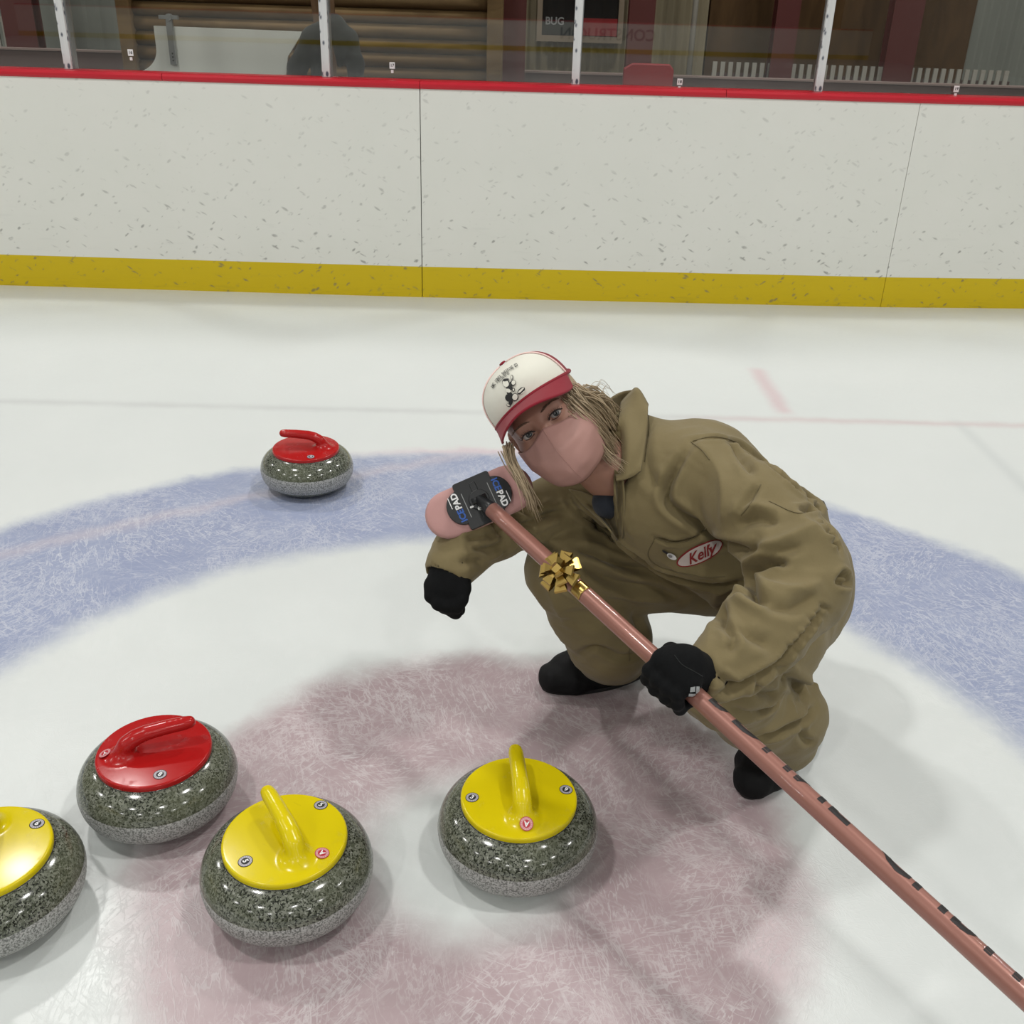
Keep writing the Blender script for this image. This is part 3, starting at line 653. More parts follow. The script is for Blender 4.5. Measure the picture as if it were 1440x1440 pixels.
for k, (pos, ang, colr, lab, bad) in enumerate(stones):
    if pos is None: pos = tuple(atZ(-9, 1243, .06)[:2])
    e = tag(empty('curling_stone', (pos[0], pos[1], 0), R(ang)), lab, 'curling stone')
    g = bpy.data.objects.new('granite_body', granite_mesh); COL.objects.link(g); g.parent = e
    hm = handle_mesh.copy(); hm.materials.append(M[colr]); h = bpy.data.objects.new('handle', hm); COL.objects.link(h); h.parent = e
    h.location.z = .0125; h.scale = (.955, .955, 1)
    h['label'] = colr+' plastic handle with disc and gooseneck grip'
    g['label'] = 'speckled grey granite body with pale striking band'
    sm = MB().tube([(.1032*math.cos(q), .1032*math.sin(q), .1220) for q in np.linspace(0, 2*math.pi, 73)], .0012, 6, cap=False).build('seal_ring', M['ink'], None, True); sm.parent = e
    c, s = math.cos(R(-ang)), math.sin(R(-ang))
    for kind, ch, px, py, up in bad:
        p = atZ(px, py, .1362)-np.array([pos[0], pos[1], 0]); lx, ly = p[0]*c-p[1]*s, p[0]*s+p[1]*c
        lx /= .955; ly /= .955; rr = math.hypot(lx, ly)
        if rr > .0925: lx *= .0925/rr; ly *= .0925/rr
        badge(kind, ch, (lx, ly), h, R(up-ang))
# ================================================================== PERSON
person = tag(empty('person', (.42, 1.72, 0)), 'squatting person in khaki coveralls, cap and pink face mask holding a broom', 'person')
# head frame: hx = the person's right (towards the left of the view), hy = face, hz = crown
T_ = -ray(785, 610); T_ /= np.linalg.norm(T_)
Rr = np.cross(CU, T_); Rr /= np.linalg.norm(Rr); Uu = np.cross(T_, Rr)
TILT, PIT, YAW = R(39), R(6), R(10)
xl = math.cos(TILT)*Rr+math.sin(TILT)*Uu; zz = -math.sin(TILT)*Rr+math.cos(TILT)*Uu; ff = T_
hz = math.cos(PIT)*zz+math.sin(PIT)*ff; ff = math.cos(PIT)*ff-math.sin(PIT)*zz
hy = math.cos(YAW)*ff-math.sin(YAW)*xl; xl = math.cos(YAW)*xl+math.sin(YAW)*ff
hx = -xl
O = at(761, 597, 1.745)-.085*hy
HA = np.array([hx, hy, hz])
def H(x, y, z): return O+x*hx+y*hy+z*hz
def hc(p, q, ra, rb, k=None): return cone(H(*p), H(*q), ra, rb, k)
def he(p, r, k=None): return ellip(H(*p), HA, r, k)
# ---- skin: head, face, neck and chest
lo = O-.20; hi = O+.20; lo = np.minimum(lo, at(900, 700, 1.95)-.09); hi = np.maximum(hi, at(900, 700, 1.95)+.09)
S = Field(lo, hi, .0026)
S.union([he((0, -.018, .035), (.073, .094, .084)), he((0, .026, -.025), (.063, .060, .085)), hc((-.045, -.005, -.062), (0, .056, -.092), .022, .020), hc((.045, -.005, -.062), (0, .056, -.092), .022, .020), he((0, .070, -.098), (.020, .016, .016)),
         he((-.037, .052, -.034), (.025, .024, .026)), he((.037, .052, -.034), (.025, .024, .026))], .03)
S.union([hc((-.034, .072, .017), (.034, .072, .017), .011, .011)], .018)
S.cut([he((-.031, .101, -.001), (.019, .019, .013)), he((.031, .101, -.001), (.019, .019, .013))], .012)
S.union([hc((0, .082, .004), (0, .106, -.044), .0075, .0115), he((-.011, .094, -.047), (.008, .010, .007)), he((.011, .094, -.047), (.008, .010, .007))], .012)
S.union([he((-.031, .0725, -.001), (.0150, .0150, .0142)), he((.031, .0725, -.001), (.0150, .0150, .0142))], .006)
S.cut([he((-.031, .090, -.0015), (.0128, .020, .0043)), he((.031, .090, -.0015), (.0128, .020, .0043))], .003)
S.union([he((0, .088, -.075), (.022, .012, .008)), he((0, .087, -.083), (.018, .012, .007))], .01)
for s in (-1, 1):
    S.union([he((s*.076, -.012, -.012), (.008, .017, .030)), he((s*.074, -.006, -.034), (.007, .009, .010))], .008); S.cut([he((s*.086, -.008, -.010), (.006, .009, .018))], .004)
S.union(chain([(H(0, -.02, -.05), .052), (at(858, 662, 1.885), .050), (at(885, 680, 1.93), .056), (at(915, 695, 1.97), .085)]), .025)
V, F = S.nets(2)
body = link('body', pymesh('body', V, F), M['skin'], person, True)
for s in (-1, 1):
    mb = MB(); c = H(s*.031, .0722, -.0015); mb2 = []
    bm = bmesh.new(); bmesh.ops.create_uvsphere(bm, u_segments=24, v_segments=16, radius=.0130); V = [v.co+Vector(c) for v in bm.verts]; F = [tuple(v.index for v in f.verts) for f in bm.faces]; bm.free()
    mb.add(V, F, 0); g = np.array(CAMP)-c; g /= np.linalg.norm(g); a = np.cross(g, [0, 0, 1]); a /= np.linalg.norm(a); b = np.cross(g, a)
    for r, o_, mi in ((.0058, .0003, 1), (.0026, .0006, 2)):
        q = math.sqrt(.0130**2-r*r)+o_; mb.add([c+g*(.0130+o_)]+[c+g*q+r*(math.cos(2*math.pi*k/20)*a+math.sin(2*math.pi*k/20)*b) for k in range(20)], [(0, 1+k, 1+(k+1) % 20) for k in range(20)], mi)
    mb.build('eye', [M['eyewhite'], M['iris'], M['pupil']], person, True)
    mb = MB()
    P = [H(s*x, y, z) for x, y, z in ((.0165, .0845, -.003), (.022, .0885, .0025), (.031, .0895, .0045), (.039, .0855, .0030), (.0455, .0790, -.0015))]; mb.tube(catmull(P, 4), .0011, 6)
    for k in range(12):
        u = k/11; p = catmull(P, 4)[int(u*16)]; mb.tube([p, p+.004*hy+.002*hz+s*.0015*(u-.3)*hx, p+.006*hy+.0055*hz+s*.004*(u-.3)*hx], [.0005, .0004, .0001], 4)
    P2 = [H(s*x, y, z) for x, y, z in ((.019, .0850, -.0055), (.031, .0870, -.0078), (.043, .0795, -.0045))]; mb.tube(catmull(P2, 5), .0006, 5)
    mb.build('eyelashes', M['lash'], person)
    mb = MB()
    for k in range(44):
        u = k/43; x = .012+.036*u; z = .0165+.007*math.sin(u*2.2)-.004*u; y = .0875-.35*(x-.02)**2*18
        p = H(s*x, y, z+random.uniform(-.002, .002)*(1-u*.5)); mb.tube([p, p+s*.004*hx+.0022*hz*(1-1.6*u)+.0012*hy, p+s*.008*hx+.0010*hz*(1-2*u)], [.0004, .0004, .0001], 4)
    mb.build('eyebrow', M['brow'], person)
# ---- face mask (folded cloth cup) with ear loops
def mk(u, v):
    """u -1..1 across, v 0..1 from bridge to under the chin"""
    cy = np.interp(v, [0, .18, .36, .55, .75, .9, 1], [.1000, .1150, .1245, .1240, .1180, .1030, .080]); cz = np.interp(v, [0, .18, .36, .55, .75, .9, 1], [-.006, -.026, -.048, -.072, -.098, -.118, -.126])
    ez = np.interp(v, [0, .5, 1], [-.020, -.055, -.100]); ey = np.interp(v, [0, .5, 1], [.030, .020, .012]); ex = np.interp(v, [0, .5, 1], [.0730, .0745, .060])
    a = abs(u); x = ex*math.sin(a*math.pi/2)**.95; w = (1-a**1.55); dip = -.010*math.sin(math.pi*min(a*1.25, 1))*(1-v)
    return H(math.copysign(x, u), ey+(cy-ey)*w**.92, ez+(cz-ez)*(1-a**1.3)+dip)
nu, nv = 41, 25; V = [mk(-1+2*i/(nu-1), j/(nv-1)) for j in range(nv) for i in range(nu)]
V = [np.array(p)+hy*.0024*noise.noise(Vector(p)*34)+hy*.0016*math.sin(70*(np.array(p)-O)@hx+noise.noise(Vector(p)*22)*5) for p in V]
F = [(j*nu+i, (j+1)*nu+i, (j+1)*nu+i+1, j*nu+i+1) for j in range(nv-1) for i in range(nu-1)]
mo = link('face_mask', pymesh('mask', V, F), M['mask'], person, True); md = mo.modifiers.new('t', 'SOLIDIFY'); md.thickness = .0022; md.offset = 0
mo['label'] = 'pink satin cloth face mask'
mb = MB(); mb.tube([V[j*nu+nu//2]+hy*.0012 for j in range(nv)], .0007, 5); mb.build('centre_seam', M['mask'], mo, True)
for s in (-1, 1):
    P = [H(s*.0725, .028, -.022), H(s*.079, .005, .004), H(s*.082, -.022, .006), H(s*.083, -.030, -.025), H(s*.078, -.005, -.062), H(s*.064, .012, -.098)]
    MB().tube(catmull(P, 6), .0013, 6).build('ear_loop', M['mask'], mo, True)
# ---- cap
Z0 = .049
def crown(phi, t, r=1.0):
    k = (1-t**2.5)**(1/2.15) if t < 1 else 0
    a, b = .0835*r, .1045*r; cy = -.010+.010*t
    sh = 1+.02*math.cos(phi)*(1-t)
    return H(a*k*math.sin(phi)*sh, cy+b*k*math.cos(phi)*sh, Z0+.004*math.cos(phi)*(1-t)-.014*math.sin(phi)**2*(1-t)**1.5+.072*t*r)
def crown_part(name, p0, p1, n, mt, parent, nt_=22, r=1.0):
    V = [crown(p0+(p1-p0)*i/n, math.sin(math.pi/2*j/nt_)**1.0, r) for j in range(nt_+1) for i in range(n+1)]
    F = [(j*(n+1)+i, j*(n+1)+i+1, (j+1)*(n+1)+i+1, (j+1)*(n+1)+i) for j in range(nt_) for i in range(n)]
    o = link(name, pymesh(name, V, F), mt, parent, True); md = o.modifiers.new('t', 'SOLIDIFY'); md.thickness = .0022; md.offset = 1; return o
PH = R(75)
cap_e = MB().tube([crown(q, .012, 1.012) for q in np.linspace(-math.pi, math.pi, 60)], .0035, 8, cap=False).build('cap', M['capred'], person, True)
cap_e['label'] = 'red and white trucker cap'
fp = crown_part('front_panel', -PH, PH, 40, M['capwhite'], cap_e); fp['label'] = 'white foam front panel with printed lettering'
bp = crown_part('mesh_panel', PH, 2*math.pi-PH, 44, M['capred'], cap_e); bp['label'] = 'red mesh back of the cap'
for s in (-1, 1): MB().tube([crown(s*PH, math.sin(math.pi/2*j/24), 1.018) for j in range(24)], .0016, 6).build('piping', M['piping'], cap_e, True)
bt = MB().lathe([(.001, .004), (.006, .003), (.007, 0), (.0, -.001)], 16).build('top_button', M['capred'], cap_e, True); 
bt.data.transform(Matrix([[*(hx[i], hy[i], hz[i]), crown(0, 1, 1.02)[i]] for i in range(3)]+[[0, 0, 0, 1]]))
NB = 36; V = []; 
for j in range(11):
    v = j/10
    for i in range(NB+1):
        u = -1+2*i/NB; ph = u*R(74); a, b = .0850, .1065
        ix, iy = a*math.sin(ph), -.010+b*math.cos(ph)
        L = .068*max(0, 1-abs(u)**2.6)**.5+.0035
        ox, oy = ix*(1+.02*(1-abs(u))), iy+L
        x = ix+(ox-ix)*v; y = iy+(oy-iy)*v
        z = Z0+.003-.014*math.sin(ph)**2-.12*(y-iy)-3.6*(x*x)*v*min(1, L/.03)
        V.append(H(x, y, z))
F = [(j*(NB+1)+i, j*(NB+1)+i+1, (j+1)*(NB+1)+i+1, (j+1)*(NB+1)+i) for j in range(10) for i in range(NB)]
br = link('brim', pymesh('brim', V, F), M['capred'], cap_e, True); md = br.modifiers.new('t', 'SOLIDIFY'); md.thickness = .0035; md.offset = 0; br['label'] = 'curved red brim'
cb = bvh_of(fp)
pr = MB()
path = catmull([(693.5, 546), (698, 538.5), (707, 528.5), (717.5, 520.5), (728, 514)], 20)
def along(path, s, size, y0=0):
    L = np.r_[0, np.cumsum(np.linalg.norm(np.diff(path, axis=0), axis=1))]
    for k, chx in enumerate(s):
        if chx == ' ': continue
        d = L[-1]*(k+.5)/len(s); x = np.interp(d, L, path[:, 0]); y = np.interp(d, L, path[:, 1]); x2 = np.interp(d+1, L, path[:, 0]); y2 = np.interp(d+1, L, path[:, 1])
        x1 = np.interp(d-1, L, path[:, 0]); y1 = np.interp(d-1, L, path[:, 1]); vf = text2d(chx, size, .16, cell=2); decal(pr, cb, xf2(([(a*.52, b) for a, b in vf[0]], vf[1]), x, y, math.atan2(-(y2-y1), x2-x1)), 0, .0026)
def text_scaled(s, size): return text2d(s, size, .02*size)
along(path, 'AMC JONES SWEEPING CO', 6.2)
along(catmull([(703, 538), (709, 531.5), (717, 526)], 20), 'TELLURIDE CO', 3.8)
def blob(cx, cy, rx, ry, a, mi, off): decal(pr, cb, poly2d(ell(cx, cy, rx, ry, a), 2.0), mi, off)
X0, Y0 = 680, 490
def Q(x, y): return X0+x/12, Y0+y/12
for (x, y, rx, ry, a, mi, off) in ((390, 590, 58, 72, -.5, 0, .0026), (388, 600, 48, 58, -.5, 1, .0029), (395, 545, 50, 20, -.3, 0, .0032), (445, 665, 55, 42, .4, 0, .0026), (428, 715, 42, 30, .4, 1, .0030), (450, 765, 52, 30, .5, 0, .0028), (440, 830, 66, 62, .6, 0, .0026), (465, 900, 32, 48, .2, 0, .0026), (430, 950, 38, 24, .4, 0, .0026), (424, 945, 27, 15, .4, 1, .003),
                                  (505, 590, 42, 52, .3, 0, .0026), (512, 585, 30, 38, .3, 1, .003), (488, 500, 20, 40, .0, 0, .0026), (487, 500, 11, 30, 0, 1, .003), (535, 820, 55, 66, .2, 0, .0026), (535, 815, 42, 52, .2, 1, .003), (510, 700, 26, 30, 0, 0, .0026), (512, 700, 14, 18, 0, 1, .003), (470, 610, 12, 40, -.3, 0, .0033),
                                  (635, 715, 76, 40, -.75, 0, .0026), (632, 708, 66, 17, -.75, 1, .003), (660, 742, 44, 7, -.75, 1, .003), (600, 675, 34, 7, -.75, 1, .003)):
    cx, cy = Q(x, y); blob(cx, cy, rx/12, ry/12, a, mi, off)
pr.build('printed_emblem', [M['ink'], M['capwhite']], cap_e)
# ---- coveralls
lo = np.array([-.25, 1.13, -.01]); hi = np.array([.80, 2.16, .90]); HH = .0045
def C(*pts): return chain([(at(x, y, d), r) for x, y, d, r in pts])
A = Field(lo, hi, HH)
A.union(C((945, 700, 1.93, .135), (1060, 772, 1.985, .128), (1104, 802, 2.05, .130))+C((905, 650, 1.94, .082), (985, 668, 1.95, .100), (1060, 735, 1.98, .105))+C((815, 690, 2.02, .068), (905, 665, 1.92, .085), (985, 668, 1.85, .078))+C((880, 625, 1.93, .062), (905, 660, 1.93, .09)), .032)
A.union(C((1132, 722, 1.99, .040), (1100, 740, 1.99, .07)), .03)
L1 = Field(lo, hi, HH); L1.union(C((1040, 800, 2.18, .108), (905, 796, 2.10, .090), (800, 792, 2.03, .078), (798, 802, 2.03, .078)), .03)
L1.union(C((800, 805, 2.04, .076), (832, 855, 2.10, .082), (858, 897, 2.16, .085))+[cone(at(858, 897, 2.16), (.243, 1.910, .035), .083, .078)], .03)
L2 = Field(lo, hi, HH); L2.union(C((1118, 838, 2.02, .112), (1085, 900, 1.88, .088), (1020, 955, 1.75, .074)), .03)
L2.union(C((1018, 968, 1.75, .068), (1060, 1000, 1.86, .070), (1100, 1005, 1.94, .078), (1102, 1035, 2.00, .070)), .025)
A1 = Field(lo, hi, HH); A1.union(C((998, 668, 1.84, .066), (1060, 715, 1.765, .072), (1120, 790, 1.69, .074), (1132, 822, 1.67, .070)), .03)
A1.union(C((1128, 826, 1.67, .070), (1075, 885, 1.62, .066), (1030, 925, 1.58, .054), (995, 948, 1.552, .044)), .025)
A2 = Field(lo, hi, HH); A2.union(C((810, 700, 2.02, .064), (735, 728, 1.98, .052), (690, 748, 1.94, .052)), .03); A2.union(C((694, 748, 1.94, .052), (652, 773, 1.895, .050), (633, 799, 1.86, .047)), .025)
A.merge(L1, .03).merge(L2, .03).merge(A2, .02).merge(A1, .014)
del L1, L2, A1, A2
# neck opening, cuffs and trouser hems are hollow
A.cut(C((850, 655, 1.86, .052), (885, 668, 1.92, .052))+C((848, 660, 1.84, .045), (842, 690, 1.80, .032), (862, 718, 1.78, .008)), .012)
A.cut([cone(at(994, 948, 1.550), at(968, 953, 1.535), .030, .040), cone(at(635, 795, 1.862), at(620, 826, 1.845), .034, .043)], .004)
def below(z0, c, r):
    c = np.array(c); return (lambda P: np.maximum(P[..., 2]-z0, np.linalg.norm(P[..., :2]-c, axis=-1)-r)), np.array([c[0]-r, c[1]-r, -.02]), np.array([c[0]+r, c[1]+r, z0+.01]), None
A.cut([below(.050, (.235, 1.905), .12), below(.035, (.59, 1.66), .13)], .006)
V, F = A.nets(2)
bv = BVHTree.FromPolygons([tuple(v) for v in V], [tuple(f) for f in F])
N = vnormals(V, F)
# cloth folds
disp = np.zeros(len(V))
for i, v in enumerate(V):
    p = Vector(v); q = p+Vector((noise.noise(p*7+Vector((3, 1, 5))), noise.noise(p*7), noise.noise(p*7+Vector((9, 9, 1)))))*.05
    r1 = 1-abs(noise.noise(q*15))*2.2; r2 = 1-abs(noise.noise(Vector((q.x*16, q.y*16, q.z*34))))*2.2
    disp[i] = .0032*max(-.4, r1)*abs(noise.noise(p*5))*2+.0022*r2*(.4+noise.noise(p*4))+.0030*noise.noise(p*10)
disp = np.clip(disp, -.006, .006)
V = V+N*disp[:, None]
def P3(o, s, *pts): return [(o[0]+x/s, o[1]+y/s) for x, y in pts]
c2 = (820, 530); s2 = 3.6; c3 = (560, 680); c4 = (860, 840); s4 = 4.235
lines = [
 (P3(c2, s2, (555, 325), (640, 305), (720, 312), (800, 345), (880, 400), (1000, 490), (1090, 580), (1180, 640)), .007, -.006),
 (P3(c2, s2, (555, 325), (470, 460), (425, 560), (430, 640), (520, 715), (640, 780), (700, 835), (800, 880)), .010, -.013),
 (P3(c2, s2, (700, 840), (830, 880), (900, 850)), .010, -.008),
 (P3(c2, s2, (560, 330), (620, 390), (700, 500), (720, 640), (700, 760)), .016, .006),
 (P3(c2, s2, (740, 330), (800, 400), (870, 500)), .010, -.008),
 (P3(c2, s2, (890, 540), (830, 640), (780, 700)), .008, -.006),
 (P3(c2, s2, (730, 700), (860, 655), (990, 705)), .014, .006), (P3(c2, s2, (760, 760), (880, 720), (1000, 740)), .012, -.007),
 (P3(c2, s2, (850, 860), (960, 850), (1090, 800), (1190, 760)), .014, .007), (P3(c2, s2, (900, 900), (1000, 890), (1120, 850)), .010, -.006),
 (P3(c2, s2, (1010, 930), (900, 960), (850, 990), (840, 1040), (870, 1110), (960, 1165)), .011, -.017),
 (P3(c2, s2, (870, 940), (980, 935), (1030, 950)), .007, -.010), (P3(c2, s2, (880, 1040), (1000, 1080), (1120, 1080), (1220, 1020)), .016, .007), (P3(c2, s2, (960, 1170), (1060, 1170), (1180, 1090)), .012, -.006),
 (P3(c2, s2, (850, 1080), (740, 1110), (705, 1180), (690, 1290)), .012, -.010), (P3(c2, s2, (740, 1130), (850, 1170), (950, 1220)), .016, .006),
 (P3(c2, s2, (700, 1230), (760, 1320), (740, 1400)), .008, -.008), (P3(c2, s2, (780, 1260), (860, 1320), (960, 1360)), .012, -.006), (P3(c2, s2, (1050, 620), (1100, 720), (1200, 800), (1290, 900)), .016, .006),
 (P3(c2, s2, (360, 812), (450, 840), (545, 825), (625, 768)), .005, -.007),
 (P3(c2, s2, (200, 850), (380, 975), (560, 1032), (700, 1052), (850, 1040)), .010, -.016), (P3(c2, s2, (400, 940), (600, 990), (800, 1000)), .014, .007),
 (P3(c2, s2, (0, 700), (100, 770), (190, 840), (300, 930)), .008, -.010), (P3(c2, s2, (185, 530), (185, 640), (195, 800)), .006, -.007), (P3(c2, s2, (230, 560), (220, 700), (260, 830)), .014, .005),
 (P3(c2, s2, (330, 200), (310, 330), (330, 480), (420, 620)), .012, -.005), (P3(c2, s2, (1030, 510), (1090, 570), (1200, 635)), .008, -.010), (P3(c2, s2, (1090, 690), (1150, 670), (1205, 660)), .007, -.011),
 (P3(c2, s2, (1215, 720), (1260, 800), (1300, 900)), .006, -.006), (P3(c2, s2, (1190, 740), (1250, 760)), .005, -.006), (P3(c2, s2, (1215, 790), (1275, 810)), .005, -.006), (P3(c2, s2, (1240, 840), (1300, 860)), .005, -.006),
 (P3(c2, s2, (1290, 1035), (1320, 1000), (1355, 1035)), .006, -.012), (P3(c2, s2, (1285, 1040), (1360, 1050)), .006, -.010),
 (P3(c2, s2, (1210, 1170), (1160, 1260), (1100, 1330), (1040, 1400)), .006, -.008),
]
for k in range(7): x, y = 1225-k*27, 1165+k*36; lines.append((P3(c2, s2, (x-35+rng.uniform(-14, 14), y-20+rng.uniform(-8, 8)), (x+15+rng.uniform(-5, 22), y+18+rng.uniform(-6, 14))), rng.uniform(.003, .0055), -rng.uniform(.0015, .004)))
lines += [
 (P3(c3, s2, (640, 190), (660, 270), (720, 320), (830, 330)), .009, -.008), (P3(c3, s2, (880, 320), (1010, 360), (1150, 420), (1320, 450)), .010, -.010), (P3(c3, s2, (900, 400), (1100, 500), (1300, 540), (1430, 590)), .012, -.008), (P3(c3, s2, (800, 300), (950, 470), (1150, 560), (1380, 590)), .018, .006),
 (P3(c3, s2, (760, 470), (870, 545), (960, 600), (1090, 700), (1160, 770)), .006, -.008), (P3(c3, s2, (700, 400), (780, 560), (850, 720)), .014, .005), (P3(c3, s2, (1180, 640), (1230, 740), (1270, 820)), .012, -.006), (P3(c3, s2, (900, 880), (1000, 830), (1130, 880), (1250, 850)), .010, -.006),
 (P3(c3, s2, (520, 250), (430, 270), (330, 285)), .010, -.008), (P3(c3, s2, (540, 300), (470, 330), (360, 330)), .010, -.009), (P3(c3, s2, (480, 240), (380, 240), (290, 290)), .012, .006), (P3(c3, s2, (540, 270), (480, 200), (440, 190)), .009, -.008), (P3(c3, s2, (300, 400), (380, 390), (440, 400)), .009, -.006), (P3(c3, s2, (560, 110), (620, 200), (700, 190), (860, 130)), .009, -.012), (P3(c3, s2, (700, 70), (720, 130), (800, 120)), .009, -.008), (P3(c3, s2, (860, 60), (880, 110), (960, 190)), .008, -.008), (P3(c3, s2, (600, 130), (700, 160), (830, 150)), .008, -.008),
 (P3(c4, s4, (620, 590), (760, 530), (900, 460), (1000, 390), (1090, 290)), .009, -.014), (P3(c4, s4, (1110, 385), (960, 450), (860, 540), (950, 580), (1000, 555)), .008, -.008),
 (P3(c4, s4, (850, 845), (1000, 805), (1130, 730), (1215, 650)), .009, -.011), (P3(c4, s4, (870, 700), (960, 650), (1010, 590)), .007, -.011), (P3(c4, s4, (1010, 500), (1050, 480), (1110, 530), (1130, 600)), .011, -.010), (P3(c4, s4, (1060, 600), (1080, 700), (1190, 690)), .014, .006), (P3(c4, s4, (1120, 780), (1150, 850), (1200, 870)), .008, -.006), (P3(c4, s4, (700, 650), (800, 700), (900, 690)), .010, -.006),
 (P3(c4, s4, (1040, 480), (1160, 480), (1240, 560)), .013, .007), (P3(c4, s4, (640, 450), (690, 505), (740, 520)), .007, -.009), (P3(c4, s4, (560, 330), (600, 450), (680, 560)), .007, -.004),
]
N = vnormals(V, F)
bv = BVHTree.FromPolygons([tuple(v) for v in V], [tuple(f) for f in F])
V = V+N*(crease(V, N, bv, lines)*1.8)[:, None]
V = smoothv(V, F, 1)
V[:, 2] = np.maximum(V[:, 2], .004)
cov = link('coveralls', pymesh('cov', V, F), M['khaki'], person, True); cov['label'] = 'khaki coveralls'
bv = BVHTree.FromPolygons([tuple(v) for v in V], [tuple(f) for f in F])
def on(x, y, off, d=None):
    h = hit(bv, x, y); hd = None if h[0] is None else (np.array(h[0])-CAMP)@CF
    if hd is None or (d is not None and abs(hd-off-d) > .09): hd = d+off
    return (x, y, hd-off)
flap = sheet('collar', [[on(874, 566, .004, 1.95), on(886, 553, .004, 1.93), on(897, 546, .004, 1.91), on(911, 569, .004, 1.90)],
        [on(869, 598, .010, 1.90), on(882, 590, .014, 1.88), on(897, 588, .014, 1.86), on(911, 580, .006, 1.87)],
        [on(864, 640, .016, 1.84), on(878, 634, .016, 1.83), on(893, 629, .012, 1.83), on(908, 618, .008, 1.85)],
        [on(866, 675, .018, 1.80), on(879, 674, .016, 1.80), on(890, 670, .015, 1.80), on(901, 662, .014, 1.81)]], M['khaki'], .004, cov)
sheet('collar', [[(853, 567, 1.93), (862, 558, 1.955), (876, 551, 1.97), (897, 547, 1.95)], [(852, 580, 1.93), (862, 577, 1.965), (876, 572, 1.985), (895, 570, 1.96)], [(856, 604, 1.92), (866, 602, 1.95), (878, 600, 1.97), (892, 598, 1.96)]], M['khaki_dark'], .004, cov)
sheet('lapel', [[on(864, 660, .010, 1.83), on(869, 664, .012, 1.82), on(876, 668, .008, 1.81)], [on(864, 690, .008, 1.81), on(870, 700, .010, 1.80), on(878, 705, .005, 1.80)], [on(868, 725, .005, 1.80), on(871, 735, .007, 1.80), on(876, 742, .004, 1.80)], [on(873, 752, .002, 1.8), on(874, 755, .003, 1.8), on(876, 757, .002, 1.8)]], M['khaki'], .003, cov)
sheet('lapel', [[on(800, 688, .006, 1.9), on(818, 692, .008, 1.86), on(834, 697, .012, 1.84)], [on(815, 705, .006, 1.88), on(835, 716, .010, 1.84), on(850, 728, .010, 1.82)], [on(838, 726, .004, 1.85), on(856, 744, .006, 1.83), on(868, 760, .004, 1.82)]], M['khaki'], .003, cov)
us = link('undershirt', pymesh('us', *(lambda f: f.union(C((856, 706, 1.885, .032), (885, 700, 1.92, .05)), .02).nets())(Field(at(865, 700, 1.88)-.11, at(865, 700, 1.88)+.11, .005))), M['navy'], person, True); us['label'] = 'dark navy undershirt at the open collar'
# seams, pocket and name patch wrapped on the cloth
def seam(pts, name='seam', r=.0010):
    P = []
    for x, y in catmull(pts, 8):
        h = hit(bv, x, y)
        if h[0] is not None and (not P or (Vector(P[-1])-h[0]).length < .05): P.append(tuple(h[0]+h[1]*(.0004 if h[1].dot(Vector(CF)) < 0 else -.0004)))
    if len(P) > 2: MB().tube(P, r, 6).build(name, M['thread'], cov, True)
seam(P3(c2, s2, (555, 325), (640, 304), (720, 311), (800, 344), (880, 398), (1000, 488), (1090, 578))); seam(P3(c2, s2, (330, 180), (335, 300), (310, 430))); seam(P3(c2, s2, (545, 330), (600, 370), (640, 420)))
seam(P3(c2, s2, (360, 812), (450, 838), (545, 823), (625, 766)), 'pocket_edge', .0016); seam(P3(c2, s2, (362, 816), (330, 905), (400, 965), (600, 1010), (720, 1010))); seam(P3(c2, s2, (900, 545), (850, 640), (800, 700)))
seam(P3(c3, s2, (750, 465), (870, 545), (960, 600), (1090, 700), (1160, 770), (1170, 900))); seam(P3(c4, s4, (500, 340), (550, 470), (640, 575)), 'cuff_edge', .0016); seam(P3(c2, s2, (0, 712), (100, 780), (190, 850), (350, 965), (560, 1060)), 'front_placket_edge', .0014); seam(P3(c2, s2, (940, 630), (1090, 690), (1200, 655)))
mb = MB(); cx, cy, an = 984.2, 778, R(-25)
for rx, ry, mi, off in ((35.5, 12.6, 1, .0018), (33, 10.6, 0, .0026)): decal(mb, bv, poly2d(ell(cx, cy, rx, ry, an, 40), 4), mi, off)
patch = mb.build('name_patch', [M['patch_white'], M['patch_red']], cov); patch['label'] = 'white oval name patch with red edge and red script lettering'
mb = MB(); decal(mb, bv, xf2(text2d('Kelly', 20, .42, .45, cell=4), cx+.5, cy+.5, R(25)), 0, .0036); mb.build('lettering', M['patch_red'], patch)
mb = MB(); decal(mb, bv, poly2d(ell(945, 780.5, 7.5, 3.6, R(28)), 3), 0, .004); decal(mb, bv, poly2d(ell(943, 779, 3.2, 2.0, R(28)), 3), 1, .0055); decal(mb, bv, poly2d(ell(936, 775, 5.5, 1.6, R(32)), 3), 2, .003); pn = mb.build('pin_badge', [M['white'], M['metal'], M['ink']], cov)
MB().tube([at(1146, 703, 1.99), at(1156, 708, 2.0), at(1160, 716, 2.0), at(1153, 720, 2.0)], .006, 8).build('waist_cord_lock', M['ink'], cov, True)
